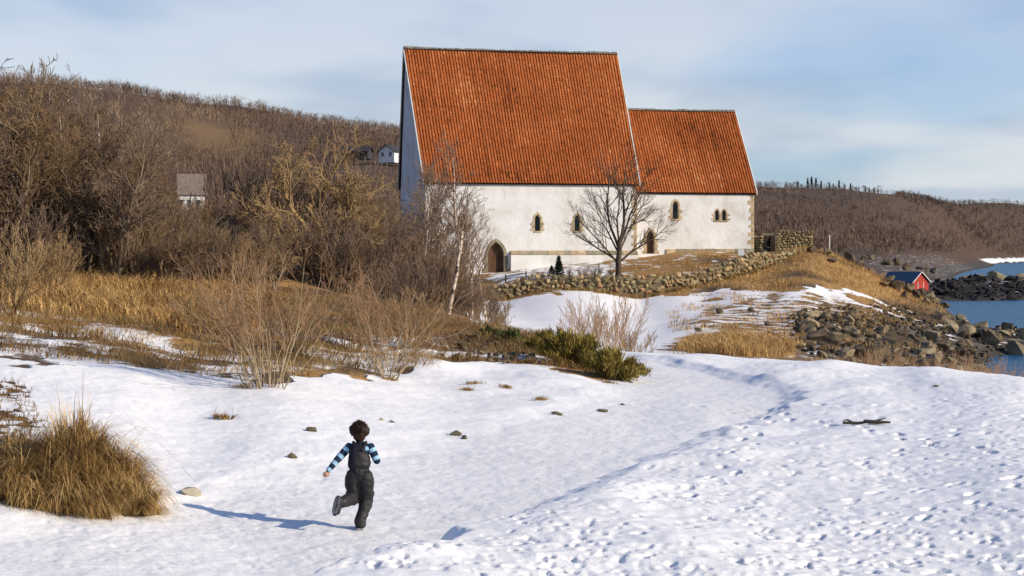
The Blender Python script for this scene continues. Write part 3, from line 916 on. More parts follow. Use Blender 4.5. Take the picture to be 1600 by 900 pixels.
# ================================================================== stone: walls, boulders, small stones
def rock_me(name, seed, n=16, flat=.75, bev=.06):
    rg = np.random.RandomState(seed)
    p = rg.normal(size=(n, 3)); p /= np.linalg.norm(p, axis=1)[:, None]
    p *= rg.uniform(.78, 1.05, (n, 1)); p[:, 2] *= flat
    bm = bmesh.new(); bm_hull(bm, [tuple(q) for q in p])
    if bev: bmesh.ops.bevel(bm, geom=list(bm.edges), offset=bev, segments=1, affect='EDGES', profile=.6)
    return bm_mesh(name, bm)
M_WALLSTONE = mottled('field_stone', (.18, .128, .066), (.38, .275, .145), 2.2, bump=.5, vary=.35)
M_WALLSTONE2 = mottled('lichen_stone', (.15, .12, .064), (.31, .25, .135), 2.0, bump=.5, vary=.3)
M_ORANGE = mottled('rusty_stone', (.28, .15, .06), (.40, .24, .12), 2.0, bump=.4, vary=.2)
M_CORE = mottled('wall_core_earth', (.10, .078, .045), (.18, .135, .075), 2)
M_BOULDER = mottled('shore_rock', (.04, .030, .02), (.19, .14, .08), 1.3, bump=.6, bscale=5, vary=.4)
M_BOULDER2 = mottled('pale_shore_rock', (.12, .095, .055), (.32, .26, .16), 1.4, bump=.6, bscale=5, vary=.3)
M_DARKROCK = mottled('wet_rock', (.012, .011, .011), (.035, .03, .027), 1.6, bump=.5)
STONES = [rock_me('stone_shape_%d' % i, 100 + i, 13, .9, .05) for i in range(6)]
def stone_set(base, mats):
    out = []
    for m_ in mats:
        for s in base:
            c = s.copy(); c.materials.clear(); c.materials.append(m_); out.append(c)
    return out
WS = stone_set(STONES, [M_WALLSTONE, M_WALLSTONE2]); WSO = stone_set(STONES[:2], [M_ORANGE])

def dry_wall(root, pts, thick, stone_w, stone_h, rng, single=True):
    """pts: (x, y, base z, height) along the wall; single stones laid in rough courses on the seen face and the top"""
    P = [np.array(p, float) for p in pts]
    # earth core
    bm = bmesh.new(); rings = []
    for i, p in enumerate(P):
        a = P[max(0, i - 1)]; b = P[min(len(P) - 1, i + 1)]
        d = (b - a)[:2]; d = d / np.linalg.norm(d); nrm = np.array([d[1], -d[0]]) * thick * .36
        rings.append([bm.verts.new((p[0] + s * nrm[0], p[1] + s * nrm[1], z)) for s, z in ((1, p[2] - .4), (1, p[2] + p[3] * .86), (-1, p[2] + p[3] * .86), (-1, p[2] - .4))])
    for r0, r1 in zip(rings[:-1], rings[1:]):
        for k in range(3): bm.faces.new((r0[k], r1[k], r1[k + 1], r0[k + 1]))
    bm.faces.new(rings[0]); bm.faces.new(rings[-1][::-1])
    add_obj('wall_core', bm_mesh('wall_core', bm), root, M_CORE)
    seg = [np.linalg.norm((b - a)[:2]) for a, b in zip(P[:-1], P[1:])]
    total = sum(seg); acc = np.concatenate([[0], np.cumsum(seg)])
    def at_s(s):
        i = min(max(np.searchsorted(acc, s) - 1, 0), len(P) - 2)
        t = (s - acc[i]) / seg[i]; p = P[i] * (1 - t) + P[i + 1] * t
        d = (P[i + 1] - P[i])[:2]; d = d / np.linalg.norm(d)
        return p, d
    cnt = 0
    for face in (1,):
        hmax = max(p[3] for p in P); rows = int(math.ceil(hmax / stone_h))
        for r in range(rows):
            s = rng.uniform(0, stone_w) * .5
            while s < total:
                w = stone_w * rng.choice((.5, .7, .9, 1.0, 1.3, 1.7)) * rng.uniform(.85, 1.15)
                p, d = at_s(min(s + w / 2, total - .01))
                z = r * stone_h + stone_h * .5
                s += w * .93
                if z > p[3] + stone_h * .1: continue
                nrm = np.array([d[1], -d[0]])
                off = thick * .36 + rng.uniform(-.05, .06)
                orange = rng.random() < .05
                me_ = rng.choice(WSO if orange else WS)
                add_obj('stone', me_, root, None, (p[0] + nrm[0] * off, p[1] + nrm[1] * off, p[2] + z + rng.uniform(-.13, .13)),
                        (rng.uniform(-.5, .5), rng.uniform(-.6, .6), math.atan2(d[1], d[0]) + rng.uniform(-.2, .2)),
                        (w * .66, thick * .34, stone_h * rng.uniform(.55, 1.0)))
                cnt += 1
    return cnt

def gpt(px, D, h, dz=0.0):
    x = (px - 800) * D / F; return (x, D, gz(x, D) + dz, h)
rw = random.Random(11)
wall = tag(empty('stone_wall', (0, 0, 0)), 'long low dry stone wall climbing to the right below the church', 'stone wall')
W = [gpt(762, 150, 1.25), gpt(830, 151, 1.35), gpt(930, 152, 1.45), gpt(1030, 154, 1.5), gpt(1100, 158, 1.7), gpt(1170, 164, 1.6), gpt(1225, 172, 1.5), gpt(1262, 180, 1.1)]
W[6] = (W[6][0], W[6][1], at(0, 411, 172).z, 1.05); W[7] = (W[7][0], W[7][1], at(0, 399, 180).z, .65)
W[5] = (W[5][0], W[5][1], at(0, 420, 164).z, 1.5); W[4] = (W[4][0], W[4][1], at(0, 447, 158).z, 1.6)
n1 = dry_wall(wall, W, 1.0, .58, .385, rw)

def block_wall(name, a, b, ztop, label, sw=.42, sh=.30, thick=.9, group=None):
    """ruined rampart of small stones: too small to pick apart singly, joined"""
    root = tag(empty(name, (a[0], a[1], a[2])), label, 'stone wall', group)
    a = np.array(a); b = np.array(b); d = b - a; L = np.linalg.norm(d[:2]); dx = d[:2] / L; nrm = np.array([dx[1], -dx[0]])
    V = []; Fs = []
    tmpl = []
    for s in STONES:
        co = np.empty(len(s.vertices) * 3, np.float32); s.vertices.foreach_get('co', co)
        tmpl.append((co.reshape(-1, 3), [tuple(p.vertices) for p in s.polygons]))
    n0 = 0
    for fc in (1, -1):
        z = 0.0
        while True:
            any_ = False; x = rw.uniform(0, .2)
            while x < L:
                w = sw * rw.uniform(.6, 1.5); t = x / L
                zb = a[2] + d[2] * t; zt_ = ztop[0] * (1 - t) + ztop[1] * t
                zz = zb + z
                if zz + sh * .5 < zt_:
                    any_ = True
                    co, fs = rw.choice(tmpl)
                    k = co * np.array([w * .58, thick * .3, sh * .66])
                    px_ = a[:2] + dx * (x + w / 2) + nrm * thick * .36 * fc
                    vv = np.stack([px_[0] + k[:, 0] * dx[0] + k[:, 1] * nrm[0], px_[1] + k[:, 0] * dx[1] + k[:, 1] * nrm[1], zz + sh / 2 + k[:, 2]], 1)
                    V.append(vv); Fs += [tuple(i + n0 for i in f) for f in fs]; n0 += len(vv)
                x += w * .95
            z += sh * .95
            if not any_: break
    me_ = np_mesh('stones', np.concatenate(V) - a, Fs, False, [M_WALLSTONE2])
    tag(add_obj('stones', me_, root), kind='stuff')
    bm = bmesh.new(); t = thick * .34
    vs = []
    for (p, zt_) in ((a, ztop[0]), (b, ztop[1])):
        for s in (1, -1):
            vs.append(bm.verts.new((p[0] + nrm[0] * t * s - a[0], p[1] + nrm[1] * t * s - a[1], -.6)))
            vs.append(bm.verts.new((p[0] + nrm[0] * t * s - a[0], p[1] + nrm[1] * t * s - a[1], zt_ - .12 - a[2])))
    for f in ((0, 1, 5, 4), (2, 3, 7, 6), (1, 3, 7, 5), (0, 1, 3, 2), (4, 5, 7, 6)): bm.faces.new([vs[i] for i in f])
    add_obj('wall_core', bm_mesh('wall_core', bm), root, M_CORE)
    return root
def wp(px, py, D): v = at(px, py, D); return (v.x, v.y, v.z)
block_wall('rampart_wall', wp(1178, 393, 189.5), wp(1194, 393, 188), (at(0, 369, 189).z, at(0, 369, 188).z), 'short tan stone wall butting the east corner of the church')
block_wall('rampart_wall', wp(1208, 393, 187.5), wp(1213, 392, 188), (at(0, 367, 188).z, at(0, 361, 188).z), 'narrow stone pier on the right side of the dark gateway', sw=.3)
block_wall('rampart_wall', wp(1212, 392, 188.6), wp(1263, 388, 190), (at(0, 361, 188).z, at(0, 359.5, 190).z), 'tall square stone rampart right of the dark gateway')
block_wall('rampart_wall', wp(1263, 388, 190.2), wp(1258, 388, 202), (at(0, 359.5, 190).z, at(0, 361, 202).z), 'receding side wall behind the tall square stone rampart')
lt = tag(empty('gateway', wp(1201, 393, 188.2)), 'dark square gateway between the stone walls by the church', 'gateway')
o = box_me('lintel', -.62, .62, -.35, .35, 1.72, 1.98, bevel=.03); add_obj('lintel', o, lt, M_GREENSTONE)
add_obj('door_leaf', box_me('door_leaf', -.55, .55, .22, .30, -.3, 1.715), lt, mottled('tarred_boards', (.012, .01, .01), (.025, .02, .018), 3))

# boulders of the shore
BOULD = [rock_me('boulder_shape_%d' % i, 300 + i, 13, .8, .025) for i in range(8)]
BS = stone_set(BOULD, [M_BOULDER]); BS2 = stone_set(BOULD[:5], [M_BOULDER2]); BSD = stone_set(BOULD[:4], [M_DARKROCK])
rb = random.Random(21)
def boulder(px, D, size, label, group, mats=BS, sink=.3, flat=None, name='boulder'):
    x = (px - 800) * D / F; z = max(gz(x, D), -.3)
    s = (size * rb.uniform(.8, 1.3), size * rb.uniform(.7, 1.1), size * (flat or rb.uniform(.6, 1.05)))
    return tag(add_obj(name, rb.choice(mats), None, None, (x, D, z + s[2] * (.72 - sink)), (rb.uniform(-.5, .5), rb.uniform(-.5, .5), rb.uniform(0, 6.3)), s), label, 'boulder' if name == 'boulder' else 'stone', group)
def shore_label(px, D):
    return 'angular shore boulder %s, %s' % ('beside the reedy grass' if px < 1340 else 'below the grassy bank' if px < 1450 else 'by the open water', 'near the snow crest' if D < 106 else 'far behind the snow crest')
for k in range(150):
    t = rb.random()
    px = 1255 + 345 * t + rb.gauss(0, 8)
    ylo = 500 - 6 * t; yhi = 548 + 12 * t
    D = rb.uniform(84, 128) if px < 1480 else rb.uniform(90, 150)
    x = (px - 800) * D / F; z = gz(x, D)
    if z < -.5 and rb.random() < .8: continue
    if px > 1615: continue
    boulder(px, D, rb.choice((.3, .36, .42, .52, .66, .82)), shore_label(px, D), 'boulders piled along the near shore', BS if rb.random() < .72 else BS2, sink=.35)
for k in range(42):
    px = rb.uniform(1470, 1606); D = 150 + rb.gauss(0, 6)
    boulder(px, D, rb.choice((.4, .55, .7, .95)), 'boulder in the rocky spit running out into the bay on the right', 'boulders of the rocky spit', BS if rb.random() < .6 else BS2, sink=.35)
for (px, D, s) in ((1548, 138, 1.25), (1590, 134, 1.5), (1510, 142, 1.0)):
    boulder(px, D, s, {1548: 'big dark rounded boulder standing out on the rocky spit', 1590: 'large pale boulder at the right end of the rocky spit', 1510: 'squat boulder at the landward start of the rocky spit'}[px], 'boulders of the rocky spit', BS if px == 1548 else BS2, sink=.2)
for k in range(18):
    px = rb.uniform(1085, 1300); D = rb.uniform(88, 135)
    boulder(px, D, rb.choice((.25, .35, .45)), 'small rock poking through the patchy snow below the stone wall', 'rocks in the patchy snow', BS, sink=.4)
for (px, D, s) in ((1375, 188, .75), (1392, 182, .8), (1408, 186, .7), (1420, 178, .85), (1437, 180, .9), (1452, 184, 1.25), (1462, 179, .9), (1474, 182, .8), (1385, 178, .7), (1362, 186, .6), (1430, 174, .8), (1446, 172, .8), (1400, 174, .9), (1415, 170, .7), (1380, 172, .6)):
    boulder(px, D, s, 'huge tilted boulder in front of the red boathouse' if px == 1452 else 'big brown boulder on the bank in front of the red boathouse', 'boulders below the boathouse', BS if px != 1452 else BS2, sink=.25)
for (px, D, s) in ((1275, 182, .8), (1290, 178, .9), (1325, 186, 1.1), (1268, 176, .7), (1342, 184, .8), (1300, 172, .6)):
    boulder(px, D, s, 'dark boulder half buried in the tan grass of the hillock', 'boulders in the hillock grass', BS, sink=.35)
for k in range(34):
    px = rb.uniform(1462, 1612); D = rb.uniform(286, 335)
    boulder(px, D, rb.uniform(.7, 1.6), 'dark wet rock along the waterline of the low skerry', 'rocks of the skerry', BSD, sink=.4)
for k in range(16):
    px = rb.uniform(1490, 1612); D = rb.uniform(335, 372)
    boulder(px, D, rb.uniform(.8, 2.2), 'brown rock on the crest of the low skerry', 'rocks on the skerry crest', BS2, sink=.4)
for k in range(14):
    px = rb.uniform(1345, 1480); D = rb.uniform(380, 520)
    boulder(px, D, rb.uniform(.8, 2.0), 'far rock in the snow strip behind the boathouse', 'rocks of the far snow strip', BS, sink=.4)

# loose small rubble between the boulders: too many and too small to tell apart
def rubble(name, n, pxr, Dr, sr, label, mat_, seed, cond):
    r_ = np.random.RandomState(seed); px = r_.uniform(*pxr, n); D = r_.uniform(*Dr, n); x = (px - 800) * D / F; z = ground_z(x, D)
    k_ = cond(px, D, z); x, D, z = x[k_], D[k_], z[k_]
    V = []; Fs = []; n0 = 0; tm = []
    for s_ in BOULD[:4]:
        bm = bmesh.new(); bm.from_mesh(s_); bmesh.ops.triangulate(bm, faces=bm.faces); bmesh.ops.dissolve_degenerate(bm, dist=.06, edges=bm.edges)
        tm.append((np.array([tuple(v.co) for v in bm.verts]), [tuple(v.index for v in f.verts) for f in bm.faces])); bm.free()
    for i in range(len(x)):
        co, fs = tm[r_.randint(4)]; a = r_.uniform(0, 6.28); q = co * r_.uniform(.6, 1.3, 3) * r_.uniform(*sr)
        V.append(np.stack([q[:, 0] * math.cos(a) - q[:, 1] * math.sin(a) + x[i], q[:, 0] * math.sin(a) + q[:, 1] * math.cos(a) + D[i], q[:, 2] + z[i] + .05], 1))
        Fs += [tuple(v + n0 for v in f) for f in fs]; n0 += len(co)
    tag(add_obj(name, np_mesh(name, np.concatenate(V), Fs, False, [mat_])), label, 'rubble', kind='stuff')
rubble('shore_rubble', 1700, (1240, 1614), (84, 162), (.12, .38), 'loose small stones between the shore boulders', M_BOULDER, 31, lambda p, d, z: (z > -.25) & (z < 3.4) & (d > 84 + np.clip(1300 - p, 0, 60) * .1))
rubble('skerry_rubble', 420, (1455, 1615), (284, 345), (.3, .8), 'dark loose rocks along the skerry waterline', M_DARKROCK, 33, lambda p, d, z: (z > -.3) & (z < 2.4))
rubble('bank_rubble', 160, (690, 880), (36, 42), (.04, .11), 'loose stones on the bank left of the junipers', M_BOULDER, 35, lambda p, d, z: z > 0)

# single stones lying in the snow near the child
M_PALESTONE = mottled('pale_field_stone', (.28, .25, .17), (.46, .43, .33), 9, bump=.4, bscale=30)
M_MOSSY = mottled('mossy_stone', (.07, .065, .035), (.17, .15, .09), 12, bump=.5, bscale=40)
SM = stone_set(STONES, [M_MOSSY]); SP = stone_set(STONES, [M_PALESTONE])
def flat_D(px, py):
    lo, hi = 9.0, 60.0
    Ds = np.linspace(lo, hi, 1500); xs_ = (px - 800) * Ds / F
    rows = HZ - (ground_z(xs_, Ds) - CAMZ) * F / Ds
    i = np.argmax(rows < py); return float(Ds[i])
def snow_stone(px, py, wpx, hpx, label, mats, rz=0.2, idx=0):
    D = flat_D(px, py); x = (px - 800) * D / F; k = D / F
    sx = wpx * k / 2; sz = hpx * k / 2
    return tag(add_obj('field_stone', mats[idx], None, None, (x, D, gz(x, D) + sz * .35), (.1, .15, rz), (sx * 1.1, sx * .8, sz * 1.5)), label, 'stone')
snow_stone(296, 772, 46, 18, 'pale flat stone beside the big grass tussock', SP, .1, 1)
snow_stone(457, 716, 17, 11, 'small round brown stone left of the running child', SM, .7, 2)
snow_stone(490, 674, 26, 9, 'flat mossy stone in the snow up and left of the child', SM, .3, 3)
snow_stone(596, 657, 9, 6, 'little tan pebble just right of the child\'s head', SP, .2, 4)
snow_stone(612, 660, 12, 4, 'thin dark stone chip right of the tan pebble', SM, .4, 0)
snow_stone(713, 681, 22, 12, 'mossy rock half sunk in the middle of the slope', SM, .2, 5)
snow_stone(726, 685, 16, 9, 'smaller dark rock against the mossy rock', SM, 1.0, 1)
snow_stone(870, 648, 20, 6, 'flat grey stone left of the path bend', SM, .1, 2)
snow_stone(945, 644, 26, 5, 'thin slab of stone nearest the path bend', SM, .0, 3)
snow_stone(973, 633, 12, 4, 'tiny dark stone above the thin slab by the path', SM, .0, 4)
snow_stone(1463, 604, 12, 4, 'small dark stone on the far edge of the snow field', SM, .0, 5)
# ================================================================== trees, shrubs, grass
def unit(v): return v / (math.sqrt(v[0] * v[0] + v[1] * v[1] + v[2] * v[2]) + 1e-9)

def grow_tree(seed, H, r0, stems=1, spread=.2, levels=4, kids=(9, 7, 6, 4), ang=(.75, .7, .7), ratio=(.55, .5, .5), up=.12, crook=.16, first=.3, twig_r=.006, droop=0.0, stem_len=.85, foot=.12):
    """polylines (points, radii, level) of a leafless tree"""
    rg = np.random.RandomState(seed); out = []
    def branch(p, d, L, r, lv):
        n = (7, 5, 4, 3, 3)[lv]
        pts = [p.copy()]; dirs = []
        dd = d.copy()
        for i in range(n):
            dd = unit(dd + rg.normal(0, crook, 3) + np.array([0, 0, up if lv < 3 else up * .5 - droop]))
            pts.append(pts[-1] + dd * L / n); dirs.append(dd.copy())
        pts = np.array(pts)
        tip = max(twig_r, r * (.18 if lv == 0 else .3))
        rad = np.linspace(max(r, twig_r), tip, n + 1)
        out.append((pts, rad, lv))
        if lv >= levels - 1: return
        k = kids[lv]; k = max(1, int(round(k * rg.uniform(.8, 1.25))))
        for j in range(k):
            t = first + (1 - first) * (j + rg.rand()) / k if lv == 0 else .18 + .82 * (j + rg.rand()) / k
            t = min(t, .98)
            f = t * n; i = min(int(f), n - 1); q = pts[i] + (pts[i + 1] - pts[i]) * (f - i)
            a = ang[min(lv, len(ang) - 1)] * rg.uniform(.65, 1.3); az = rg.uniform(0, 2 * math.pi)
            A_, B_ = dirs[i], (math.cos(az), math.sin(az), .3)
            ax = unit(np.array([A_[1] * B_[2] - A_[2] * B_[1], A_[2] * B_[0] - A_[0] * B_[2], A_[0] * B_[1] - A_[1] * B_[0]]))
            nd = unit(dirs[i] * math.cos(a) + ax * math.sin(a))
            cl = L * ratio[min(lv, len(ratio) - 1)] * (1.15 - .55 * t) * rg.uniform(.7, 1.2)
            cr = max(twig_r, (rad[i] * .62))
            branch(q, nd, cl, cr, lv + 1)
    for s in range(stems):
        a = rg.uniform(0, 6.28) if stems > 1 else 0
        off = np.array([math.cos(a), math.sin(a), 0]) * (rg.uniform(0, foot) * stems ** .5 if stems > 1 else 0)
        d = unit(np.array([math.cos(a) * spread * rg.uniform(.2, 1.2) if stems > 1 else rg.normal(0, .04), math.sin(a) * spread * rg.uniform(.2, 1.2) if stems > 1 else rg.normal(0, .04), 1.0]))
        branch(off + np.array([0, 0, -.15]), d, H * stem_len * (rg.uniform(.75, 1.08) if stems > 1 else 1), r0 * rg.uniform(.7, 1.1) if stems > 1 else r0, 0)
    return out

def bark(name, stops, vary=.3):
    m, nt, b = new_mat(name)
    L = nt.links
    g = N(nt, 'ShaderNodeTexCoord')
    n = N(nt, 'ShaderNodeTexNoise', Scale=1.1, Detail=3.0); L.new(g.outputs['Object'], n.inputs['Vector'])
    oi = N(nt, 'ShaderNodeObjectInfo')
    s = N(nt, 'ShaderNodeMath', operation='MULTIPLY_ADD'); s.inputs[1].default_value = vary; L.new(oi.outputs['Random'], s.inputs[0]); L.new(n.outputs['Fac'], s.inputs[2])
    r = ramp(nt, stops, s.outputs[0]); L.new(r.outputs[0], b.inputs['Base Color'])
    b.inputs['Roughness'].default_value = .9; b.inputs['Specular IOR Level'].default_value = .15
    return m
def birch_bark():
    m, nt, b = new_mat('birch_bark'); L = nt.links
    tc = N(nt, 'ShaderNodeTexCoord')
    mp = N(nt, 'ShaderNodeMapping'); mp.inputs['Scale'].default_value = (1.5, 1.5, 5); L.new(tc.outputs['Object'], mp.inputs[0])
    n = N(nt, 'ShaderNodeTexNoise', Scale=2.0, Detail=4.0); L.new(mp.outputs[0], n.inputs['Vector'])
    r = ramp(nt, [(.36, (.06, .045, .035)), (.46, (.42, .33, .24)), (.7, (.62, .54, .43))], n.outputs['Fac']); L.new(r.outputs[0], b.inputs['Base Color'])
    b.inputs['Roughness'].default_value = .8
    return m
M_BIRCH = birch_bark()
M_GREYBARK = bark('grey_bark', [(.3, (.11, .08, .052)), (.9, (.28, .21, .135))])
M_TWIG = bark('brown_twigs', [(.3, (.11, .068, .036)), (.65, (.21, .135, .07)), (1.0, (.30, .205, .11))], .35)
M_PURPLE = bark('purple_brown_twigs', [(.3, (.10, .066, .046)), (.9, (.235, .165, .115))], .3)
M_TANTWIG = bark('tan_twigs', [(.3, (.22, .14, .065)), (.9, (.40, .275, .14))], .2)
M_DARKBARK = bark('dark_bark', [(.3, (.035, .025, .018)), (.9, (.085, .06, .042))], .2)
M_PINKTWIG = bark('pinkish_shrub_stems', [(.3, (.26, .155, .08)), (.9, (.46, .30, .175))], .2)

def tree_meshes(name, polys, split=2, m_trunk=None, m_crown=None):
    """trunk mesh (levels below split) and crown mesh (finer twigs)"""
    a = [p for p in polys if p[2] < split]; b = [p for p in polys if p[2] >= split]
    sides = lambda lv: (7, 5, 3, 3, 3, 3)[lv]
    out = []
    for nm, ps, m_ in (('trunk', a, m_trunk), ('crown', b, m_crown)):
        V, Q = tubes(ps, sides); out.append(np_mesh(name + '_' + nm, V, Q, True, [m_]))
    return out
def plant_tree(name, meshes, loc, rz=0, s=1.0, label=None, cat='tree', group=None, parts=('trunk', 'crown'), sz=None):
    e = tag(empty(name, loc, rz), label, cat, group)
    e.scale = (s, s, sz or s)
    for nm, me_ in zip(parts, meshes): add_obj(nm, me_, e)
    return e
def gp(px, D): x = (px - 800) * D / F; return Vector((x, D, gz(x, D)))

# shapes shared by the thicket
TK = []
for i, (H, st, sp) in enumerate(((5.6, 3, .35), (6.0, 2, .25), (5.0, 4, .45), (6.4, 2, .2), (5.4, 3, .3))):
    p = grow_tree(40 + i, H, .085, st, sp, 4, (9, 7, 6), (.62, .7, .75), (.5, .52, .5), up=.10, crook=.17, first=.22, twig_r=.0085)
    TK.append(tree_meshes('thicket', p, 2, M_GREYBARK, M_TWIG if i != 2 else M_PURPLE))
BK = []
for i in range(3):
    p = grow_tree(60 + i, 6.0, .07, 1, .1, 4, (16, 6, 5), (.72, .6, .6), (.34, .45, .5), up=.06, crook=.08, first=.3, twig_r=.006, stem_len=1.0)
    BK.append(tree_meshes('birch', p, 1, M_BIRCH, M_PURPLE))
SK = []
for i, m_ in enumerate((M_PURPLE, M_TWIG, M_TANTWIG, M_PURPLE)):
    p = grow_tree(80 + i, 2.2, .022, 16, .62, 3, (8, 6), (.5, .55), (.42, .5), up=.1, crook=.13, first=.25, twig_r=.0065)
    SK.append(tree_meshes('shrub', p, 1, m_, m_))

rt = random.Random(8)
top_px = [-250, 0, 50, 110, 160, 210, 260, 300, 345, 400, 460, 560, 600, 640, 680]
top_py = [75, 92, 108, 135, 165, 205, 245, 335, 320, 305, 295, 285, 285, 262, 300]
n_t = 0
def spot(px, D):
    a = 'at the left picture edge' if px < 70 else 'above the golden grass' if px < 190 else 'left of the white house' if px < 275 else 'below the white house' if px < 345 else 'by the dark bush' if px < 440 else 'around the pale domed tree' if px < 570 else 'left of the nave corner'
    return a + (', front row' if D < 62 else ', middle of the thicket' if D < 85 else ', back of the thicket')
for k in range(900):
    px = rt.uniform(-150, 672); D = 47 + 70 * rt.random() ** 1.3
    if n_t >= 235: break
    if px > 430 and D < 58: continue
    if 590 < px and D > 90: continue
    tp = float(np.interp(px, top_px, top_py)) + rt.uniform(-4, 75)
    if 255 < px < 345: tp = max(tp, 300 + rt.uniform(0, 55))
    g = gp(px, D)
    H = CAMZ - (tp - HZ) * D / F - g.z
    H = min(H, 7.6)
    if H < 2.0: continue
    i = rt.randrange(5) if rt.random() > .12 else 5
    if i == 5: meshes, base = rt.choice(BK), 6.0
    else: meshes, base = TK[i], (5.6, 6.0, 5.0, 6.4, 5.4)[i]
    s = H / base
    plant_tree('thicket_tree' if i < 5 else 'birch_tree', meshes, g - Vector((0, 0, .05)), rt.uniform(0, 6.3), s if s > .62 else .62,
               ('bare grey-brown thicket tree ' if i < 5 else 'slim bare birch ') + spot(px, D), 'tree',
               'bare trees of the left thicket' if i < 5 else 'birches of the left thicket', sz=s)
    n_t += 1
for k in range(118):
    px = rt.uniform(-60, 690); D = rt.uniform(46, 72)
    if px > 400 and D < 50: continue
    g = gp(px, D); s = rt.uniform(.7, 1.25)
    if 560 < px: s *= .9
    plant_tree('thicket_shrub', SK[rt.choice((0, 0, 1, 3))], g, rt.uniform(0, 6.3), s, 'low leafless shrub ' + spot(px, D).replace('thicket', 'undergrowth'), 'shrub', 'low shrubs of the left thicket', ('stems', 'twigs'))

# pale dome-shaped tree and the dark bush beside it
p = grow_tree(201, 4.7, .13, 4, .6, 5, (9, 7, 5, 4), (.7, .7, .7, .7), (.62, .55, .5, .5), up=.07, crook=.2, first=.25, twig_r=.007, stem_len=.78)
plant_tree('dome_tree', tree_meshes('dome', p, 2, M_TANTWIG, M_TANTWIG), gp(505, 56), .4, 1.12, 'pale tan tree with a wide rounded bare crown in the middle of the thicket')
p = grow_tree(203, 4.0, .09, 4, .6, 5, (8, 6, 5, 3), (.6, .6, .6, .6), (.5, .5, .5, .5), up=.12, crook=.16, first=.2, twig_r=.008)
plant_tree('dark_bush', tree_meshes('darkbush', p, 2, M_DARKBARK, M_DARKBARK), gp(405, 61), .4, 1.0, 'dark dense bush left of the pale domed tree', 'bush')

# birches in front of the nave
p = grow_tree(207, 3.3, .045, 1, .1, 4, (18, 6, 5), (.7, .6, .6), (.42, .45, .5), up=.05, crook=.10, first=.05, twig_r=.005, stem_len=1.0)
shift_ = np.array([.36, 0, 2.05])
p = [(q_[0] + shift_, q_[1], q_[2]) for q_ in p] + [(np.array([[-.05, 0, -.2], [.03, 0, .3], [.13, 0, .8], [.24, .02, 1.3], [.27, 0, 1.7], [.36, 0, 2.1], [.40, 0, 2.6]]), np.array([.075, .068, .062, .056, .052, .047, .042]), 0)]
b1 = tree_meshes('frontbirch', p, 1, M_BIRCH, M_PURPLE)
plant_tree('birch_tree', b1, gp(702, 53.5), 0, 1.0, 'young birch with a pale crooked trunk in front of the nave portal')
for i, (px, D, s, lab) in enumerate(((655, 60, .92, 'slim birch with white upper trunk just left of the nave corner'), (690, 61, .9, 'thin dark birch left of the crooked pale trunk'), (738, 60, .8, 'small bare birch right of the crooked pale trunk'), (762, 62, .78, 'outermost bare sapling before the nave portal'), (672, 63, .95, 'bare birch rising over the foot of the nave corner'), (722, 63, .85, 'twiggy birch behind the crooked pale trunk'))):
    plant_tree('birch_tree', BK[i % 3], gp(px, D), i * 1.3, s * .82, lab)
for k in range(18):
    px = rt.uniform(590, 765); D = rt.uniform(57, 66)
    plant_tree('thicket_shrub', SK[rt.choice((0, 3, 0, 1))], gp(px, D), rt.uniform(0, 6), rt.uniform(.65, 1.15) * (1.0 if px < 690 else .62), 'leafless brown shrub in the scrub before the nave, ' + ('left of the crooked birch' if px < 695 else 'right of the crooked birch'), 'shrub', 'scrub before the nave', ('stems', 'twigs'))

for i, px in enumerate((742, 757, 771, 786)):
    plant_tree('portal_shrub', SK[(0, 3, 1, 0)[i]], gp(px, 62 + i), i * 2.1, .85 - .1 * i, 'bare twiggy shrub before the nave portal, %s from the left' % ('first', 'second', 'third', 'fourth')[i], 'shrub', 'shrubs before the portal', ('stems', 'twigs'))
# churchyard tree
M_YARD = bark('rowan_bark', [(.3, (.055, .04, .028)), (.9, (.13, .095, .065))], .2)
TR = [(np.array([[0, 0, -.3], [.03, 0, .8], [0, .05, 1.5], [.08, 0, 2.3], [.12, 0, 3.0]]), np.array([.46, .36, .34, .30, .26]), 0)]
TR = [(TR[0][0], TR[0][1] * .72, 0)]
limbs = ((0, 0, 2.9, .15, .05, 7.4, .20), (0, 0, 2.8, -.28, .1, 6.9, .17), (0, 0, 2.6, .34, -.1, 6.6, .16), (.0, 0, 1.5, -1.25, .1, 4.3, .13), (0, 0, 1.45, -.85, -.5, 4.9, .13), (0, 0, 1.5, 1.15, .1, 4.6, .15), (0, 0, 2.2, .75, .5, 5.2, .12), (0, 0, 2.3, -.62, .5, 5.4, .12), (0, 0, 2.7, .05, .5, 6.5, .14))
for li, (ox, oy, oz, dx_, dy_, L_, r_l) in enumerate(limbs):
    q = grow_tree(700 + li, L_ * 1.06, r_l * .75, 1, .0, 4, (9, 7, 4), (.72, .65, .6), (.42, .5, .5), up=.09, crook=.11, first=.25, twig_r=.0072, stem_len=1.0)
    a_z = math.atan2(math.hypot(dx_, dy_), 1.0); azl = math.atan2(dy_, dx_)
    Rm = np.array(Matrix.Rotation(azl, 3, 'Z') @ Matrix.Rotation(a_z, 3, 'Y'))
    for pts, rad, lv in q:
        pp = pts @ Rm.T + np.array([ox, oy, oz])
        s_ = np.hypot(pp[:, 0], pp[:, 1]); pp[:, 2] += .035 * s_ ** 2 * (1 if abs(dx_) > .8 else .3)
        TR.append((pp, rad, lv + 1))
p = TR
plant_tree('churchyard_tree', tree_meshes('yard', p, 2, M_YARD, M_YARD), gp(966, 163) - Vector((0, 0, .1)), 0, 1.16, 'bare spreading dark tree in front of the church where nave and chancel meet')

